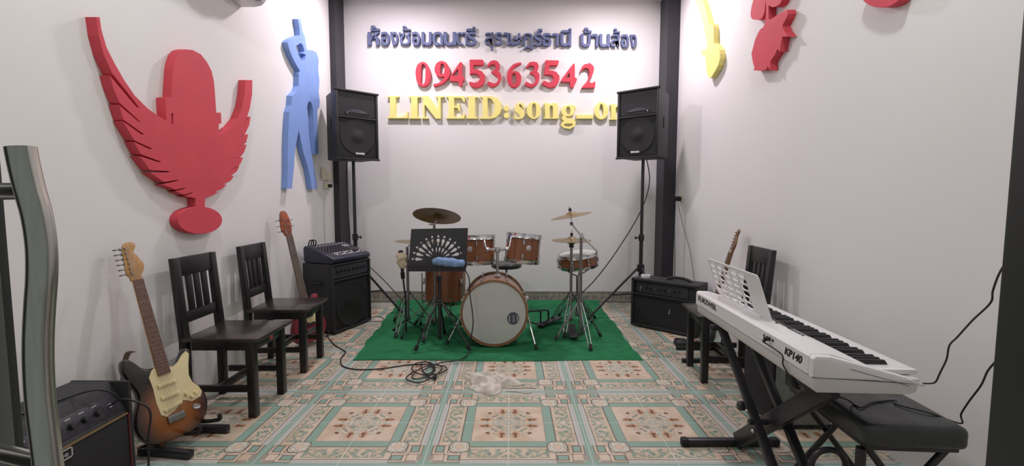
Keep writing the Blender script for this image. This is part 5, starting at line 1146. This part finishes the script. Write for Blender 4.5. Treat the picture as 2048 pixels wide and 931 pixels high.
# back panel: sockets, lettering
BKM = frame(kN, -ke, (0, 0, 1), -kd)          # x from far to near (to the right seen from the room), y up, z out towards the room
MB().box((-0.33, 0.672, 0.0), (0.16, 0.004, 0.003), BKM, bev=.001).build('panel_groove', WHITE2, kb)
for i in range(4):
    MB().lathe([(0, .0015), (.0055, .0015), (.0055, 0), (0, 0)], 14, BKM @ Matrix.Translation((-0.315+i*0.022, 0.694, 0.0))).build('socket', INK, kb)
q = MB(); q.text('KURZWEIL', .03, .001, offset=0.0008, M= BKM @ Matrix.Translation((-0.905, 0.688, 0.0006)), fit=(0.25, 0.027)); o = q.build('brand_lettering', INK, kb, smooth=False); o['label'] = 'black lettering on the back panel, far end'
q = MB(); Sh = Matrix(((1, .25, 0, 0), (0, 1, 0, 0), (0, 0, 1, 0), (0, 0, 0, 1))); q.text('KP140', .03, .001, BKM @ Matrix.Translation((-0.112, 0.684, 0.0006)) @ Sh, fit=(0.105, 0.029), offset=0.0013); o = q.build('model_lettering', INK, kb, smooth=False); o['label'] = 'black slanted lettering on the back panel, near end'
MB().box((0.12, -0.0004, 0.0), (0.20, 0.001, 0.002), KM @ frame((0.10, 0, 0.685), Vector((1, 0, -.28)).normalized(), (0, 1, 0), Vector((.28, 0, 1)).normalized())).build('end_groove', ALU, kb, smooth=False)
# music rest: white plate with rows of rounded holes
mr = thing('music_rest', 'white music rest with rows of rounded holes, clipped onto the keyboard', 'music rest', KM @ Vector((0.08, 0.70, 0.718)))
r0 = KM @ Vector((0.085, 0.985, 0.7195)); ru = -ke; rv = (KM @ Vector((0.025, 0.985, 0.918))-r0).normalized(); rn = ru.cross(rv)
RM = frame(r0, ru, rv, rn); RW, RH = 0.565, 0.205
pl = [(0.05, 0.010), (0.12, 0.001), (0.20, 0.0), (RW-0.02, 0.0), (RW, 0.004), (RW-0.016, RH-0.015), (RW-0.022, RH-0.005), (RW-0.035, RH), (0.012, RH+0.002), (0.002, RH-0.004), (0.0, RH-0.015), (0.018, 0.035), (0.03, 0.018)]
hl = []
for c in range(5):
    for r in range(6):
        cx = 0.060+c*0.082; cy = 0.180-r*0.0305; rx, ry = 0.029+0.001*c, 0.0125
        if c == 0 and r > 4: continue
        hl.append([(cx+rx*math.copysign(abs(math.cos(t))**.65, math.cos(t)), cy+ry*math.copysign(abs(math.sin(t))**.65, math.sin(t))) for t in [2*PI*k/20 for k in range(20)]])
MB().prism([pl]+hl, 0.005, RM, bev=0.0008).build('plate', WHITE, mr, smooth=False)
MB().box((RW/2, 0.004, 0.006), (RW-0.16, 0.006, 0.016), RM, bev=.002).build('ledge', WHITE, mr)
# X stand
xs = thing('keyboard_stand', 'black folding X stand under the white keyboard', 'stand', (1.10, 1.93, 0))
for X in (1.075, 1.205):
    MB().bar((X+.012, 2.27, 0.575), (X, 1.64, 0.03), 0.028, 0.036, up=(1, 0, 0), bev=.004).build('leg', BLKM, xs)
MB().bar((1.14, 2.17, 0.03), (1.14, 1.545, 0.575), 0.072, 0.034, up=(1, 0, 0), bev=.005).build('leg', BLKM, xs)
for y, x0, x1 in ((2.175, 0.875, 1.33), (1.635, 0.90, 1.36)):
    f = MB().bar((x0, y, 0.021), (x1, y, 0.021), 0.034, 0.034, bev=.006).build('foot_bar', BLKM, xs)
    for x in (x0, x1): MB().bar((x-.018, y, 0.021), (x+.018, y, 0.021), 0.040, 0.040, bev=.008).build('rubber_end', RUBBER, f)
for y in (2.275, 1.54):
    s_ = MB().bar((1.03, y, 0.578), (1.33, y, 0.578), 0.030, 0.028, bev=.005).build('support_arm', BLKM, xs)
q = MB(); q.tube([(1.045, 1.905, 0.262), (1.235, 1.905, 0.262)], .012, 12); q.build('pivot_bolt', BLKM, xs)
q = MB(); q.lathe([(0, 0), (.020, 0), (.022, .018), (.014, .026), (0, .027)], 14, axis_frame((1.050, 1.96, 0.31), (-1, 0, 0), (0, 1, 0))); q.build('locking_knob', BLK, xs)
for p in ((1.048, 1.93, .30), (1.052, 1.88, .235)):
    MB().sphere(p, .009, n=8).build('bolt', CHROME, xs)

# ------------------------------------------------------------------ black bench
bn = thing('keyboard_bench', 'black padded leatherette bench at the right wall in front of the keyboard', 'bench', (1.36, 1.70, 0))
BnM = Matrix.Translation((1.378, 1.70, 0)) @ Matrix.Rotation(math.radians(-4), 4, 'Z')
b = bmesh.new(); bmesh.ops.create_cube(b, size=1.0); bmesh.ops.scale(b, vec=(0.335, 0.52, 0.078), verts=b.verts)
bmesh.ops.bevel(b, geom=list(b.edges), offset=0.022, segments=4, profile=.5, affect='EDGES')
bmesh.ops.subdivide_edges(b, edges=[e for e in b.edges if e.calc_length() > .1], cuts=11, use_grid_fill=True)
for v in b.verts:
    if v.co.z > 0.02:
        for (tx, ty) in ((-0.03, 0.0), (-0.03, 0.15), (-0.03, -0.15), (0.09, 0.0)):
            d = math.hypot(v.co.x-tx, v.co.y-ty); v.co.z -= 0.007*math.exp(-(d/.035)**2)
        v.co.z += 0.004*math.cos(v.co.x*8)*math.cos(v.co.y*5)
q = MB(); q.bm(b, BnM @ Matrix.Translation((0, 0, 0.440))); q.build('cushion', LEATHER, bn, angle=60)
MB().box((0, 0, 0.393), (0.30, 0.48, 0.014), BnM, bev=.003).build('seat_board', BLKM, bn)
for y in (-0.205, 0.205):
    for sg in (-1, 1):
        q = MB(); q.tube([BnM @ Vector((-sg*0.125, y+sg*.012, 0.385)), BnM @ Vector((sg*0.155, y+sg*.012, 0.018))], .0125, 10); q.build('leg', BLKM, bn)
    q = MB(); q.bar(BnM @ Vector((-0.13, y, .383)), BnM @ Vector((0.13, y, .383)), .03, .02, bev=.004); q.build('cross_rail', BLKM, bn)
for sx_ in (-1, 1):
    q = MB(); q.tube([BnM @ Vector((sx_*.155, -.24, .014)), BnM @ Vector((sx_*.155, .24, .014))], .014, 10); q.build('foot_bar', RUBBER, bn)
q = MB(); q.tube([BnM @ Vector((-.155, -.225, .385)), BnM @ Vector((-.155, -.225, .20))], .016, 10); q.build('front_strut', BLKM, bn)
q = MB(); q.tube(catmull([BnM @ Vector(p) for p in ((-.245, -.10, .02), (-.245, -.10, .22), (-.225, -.10, .285), (-.18, -.10, .305), (-.135, -.10, .285), (-.115, -.10, .22), (-.115, -.10, .02))], 5), .011, 10); q.build('hoop_leg', BLKM, bn)

# ------------------------------------------------------------------ keyboard cables
j0 = BKM @ Vector((-0.270, 0.694, 0.0))
cb = thing('power_cable', 'black cable with an inline plug hanging from the keyboard back, draped over the bench', 'cable', j0)
out = -kd
q = MB(); q.tube([j0+out*.002, j0+out*.022], .008, 10); q.tube([j0+out*.018, j0+out*.026+Vector((0, 0, -.012))], .006, 8); q.build('jack_plug', RUBBER, cb)
e0 = aty(1579, 752, 1.595); e1 = aty(1594, 776, 1.575)
q = MB(); q.tube(catmull([j0+out*.026+Vector((0, 0, -.012)), aty(1563, 708, 1.630), aty(1566, 728, 1.615), e0], 6), .0028, 8); q.build('cord', CABLE, cb)
q = MB(); q.tube([e0, e0.lerp(e1, .2), e0.lerp(e1, .8), e1], [.006, .011, .011, .006], 12); q.build('inline_plug', RUBBER, cb)
zt = 0.486
pth = [e1, Vector((1.13, 1.62, .53)), atz(1690, 797, zt+.03), atz(1705, 806, zt), atz(1722, 814, zt), atz(1745, 804, zt), atz(1790, 800, zt), Vector((1.42, 1.60, zt)), Vector((1.48, 1.53, zt)), aty(1921, 846, 1.50), aty(1922, 828, 1.48), aty(1938, 802, 1.43), aty(1962, 770, 1.36), aty(1975, 742, 1.30), aty(1990, 724, 1.26), aty(2008, 708, 1.20), Vector((1.12, 0.95, 0.90)), Vector((1.0, 0.56, 0.95)), Vector((0.95, 0.52, 1.0))]
q = MB(); q.tube(catmull(pth, 6), .0028, 8); q.build('cord', CABLE, cb)
pth = [KM @ Vector((0.362, 0.02, 0.628)), aty(1862, 766, 1.45), aty(1872, 762, 1.44), aty(1880, 745, 1.43), aty(1893, 718, 1.41), aty(1899, 690, 1.40), aty(1915, 673, 1.39), aty(1945, 640, 1.34), aty(1981, 605, 1.28), aty(1986, 580, 1.27), aty(2002, 540, 1.24), aty(2032, 503, 1.20), Vector((1.15, .95, 1.18)), Vector((1.0, .56, 1.28)), Vector((.95, .52, 1.33))]
tag(MB().tube(catmull(pth, 6), .0026, 8).build('power_cable', CABLE), 'black cable rising from the keyboard front corner to the door frame', 'cable')

# ------------------------------------------------------------------ things lying on the floor
def floor_path(pts, z=0.006): return [atz(x, y, z) for x, y in pts]
pts = floor_path([(655, 671), (668, 688), (684, 698), (691, 704), (682, 716), (684, 730), (705, 737), (740, 738), (775, 735), (815, 729), (845, 728)])
pts += [p+Vector((0, 0, .012)) for p in floor_path([(860, 731), (888, 735), (893, 742), (876, 750), (845, 752), (824, 742), (832, 729), (858, 727), (870, 737), (862, 752), (838, 760), (824, 757), (838, 741), (870, 731), (884, 739), (868, 755), (840, 768), (818, 764), (813, 757), (828, 745)])]
tag(MB().tube(catmull([Vector((-1.63, 4.02, .05))]+pts, 6), .0045, 8).build('coiled_cable', CABLE), 'black cable running from the bass amplifier to a tangle on the tiles', 'cable')
q = MB(); pts = floor_path([(846, 740), (856, 747), (868, 738), (862, 728), (850, 722), (842, 728), (848, 745), (862, 756), (872, 748)], .016)
mc2 = thing('microphone_cable', 'black cable hanging from the music stand desk down into the tangle on the floor', 'cable', atz(868, 740))
up = [aty(931, 541, 3.60), aty(938, 556, 3.57), aty(940, 590, 3.55), aty(945, 625, 3.54), aty(946, 650, 3.53), aty(940, 685, 3.50)]+[atz(x, y, .022) for x, y in ((937, 706), (925, 716), (905, 722), (880, 725))]
q.tube(catmull(up+pts, 6), .0045, 8); q.build('cord', CABLE, mc2)
e = atz(872, 748, .016); MB().tube([e, e+Vector((.0, -.02, .004)), e+Vector((0.004, -.075, .0))], [.007, .012, .010], 10).build('connector', RUBBER, mc2)
lp = [(744, 633), (757, 632), (767, 636), (766, 641), (752, 642), (743, 642)]
tag(MB().tube(catmull([Vector((-1.47, 4.58, .006))]+floor_path(lp, .004)+[Vector((-1.46, 4.42, .004))], 5), .0028, 6).build('thin_cable', CABLE), 'small loop of thin cable beside the bass amplifier', 'cable')
# cream rag
def rag():
    c = atz(982, 769, 0); nx = 54; vs, fs = [], []
    R0 = 0.155
    for j in range(nx+1):
        for i in range(nx+1):
            u, v = i/nx*2-1, j/nx*2-1
            a = math.atan2(v, u); rr = max(abs(u), abs(v)); k = R0*(1+.22*math.sin(3*a+.6)+.13*math.sin(5*a+2)+.05*math.sin(11*a))
            r = rr*k; x, y = c.x+r*math.cos(a)*1.02, c.y+r*math.sin(a)*.88
            x += .012*mnoise.noise(Vector((x*18, y*18, 4))); y += .012*mnoise.noise(Vector((x*18, y*18, 9)))
            h = (1-rr**2)*0.035+abs(mnoise.noise(Vector((x*9, y*14, 1))))*.095*(1-rr**4)+abs(mnoise.noise(Vector((x*24, y*28, 2))))*.034*(1.02-rr**6)
            vs.append((x, y, 0.004+max(0, h)))
    for j in range(nx):
        for i in range(nx): q_ = j*(nx+1)+i; fs.append((q_, q_+1, q_+nx+2, q_+nx+1))
    n = len(vs); q = MB().add(vs, fs); q.add([(x, y, .0012) for x, y, z in vs], [tuple(reversed(f)) for f in fs])
    ring = [i for i in range(nx+1)]+[j*(nx+1)+nx for j in range(1, nx+1)]+[nx*(nx+1)+i for i in range(nx-1, -1, -1)]+[j*(nx+1) for j in range(nx-1, 0, -1)]
    for a, b in zip(ring, ring[1:]+ring[:1]): q.f.append((a, a+n, b+n, b))
    t = thing('rag', 'crumpled cream rag with frayed strings on the tiled floor', 'cloth', c)
    q.build('cloth', RAG, t, angle=70)
    for pts in ([(1010, 776), (1030, 775), (1050, 774), (1072, 775)], [(1012, 781), (1035, 782), (1052, 785), (1064, 783)], [(1005, 772), (1025, 770), (1048, 768)]):
        MB().tube(catmull([atz(x, y, .004) for x, y in pts], 5), .0035, 6).build('string', RAG, t)
rag()
# black foot switch beside the right amplifier
fs_ = thing('foot_switch', 'small black foot switch on the tiles beside the right amplifier', 'foot switch', (1.44, 3.74, 0))
MB().hexa([(1.385, 3.70, .002), (1.50, 3.68, .002), (1.515, 3.79, .002), (1.40, 3.81, .002)], [(1.40, 3.715, .045), (1.49, 3.70, .040), (1.50, 3.775, .050), (1.41, 3.79, .055)], bev=.012).build('housing', BLK, fs_)
MB().lathe([(0, 0), (.012, 0), (.010, .012), (0, .013)], 12, Matrix.Translation((1.45, 3.745, .046))).build('button', DCHROME, fs_)
MB().tube(catmull([Vector((1.50, 3.75, .02)), Vector((1.56, 3.76, .006)), Vector((1.62, 3.84, .006)), Vector((1.66, 3.80, .006))], 5), .004, 8).build('cord', CABLE, fs_)
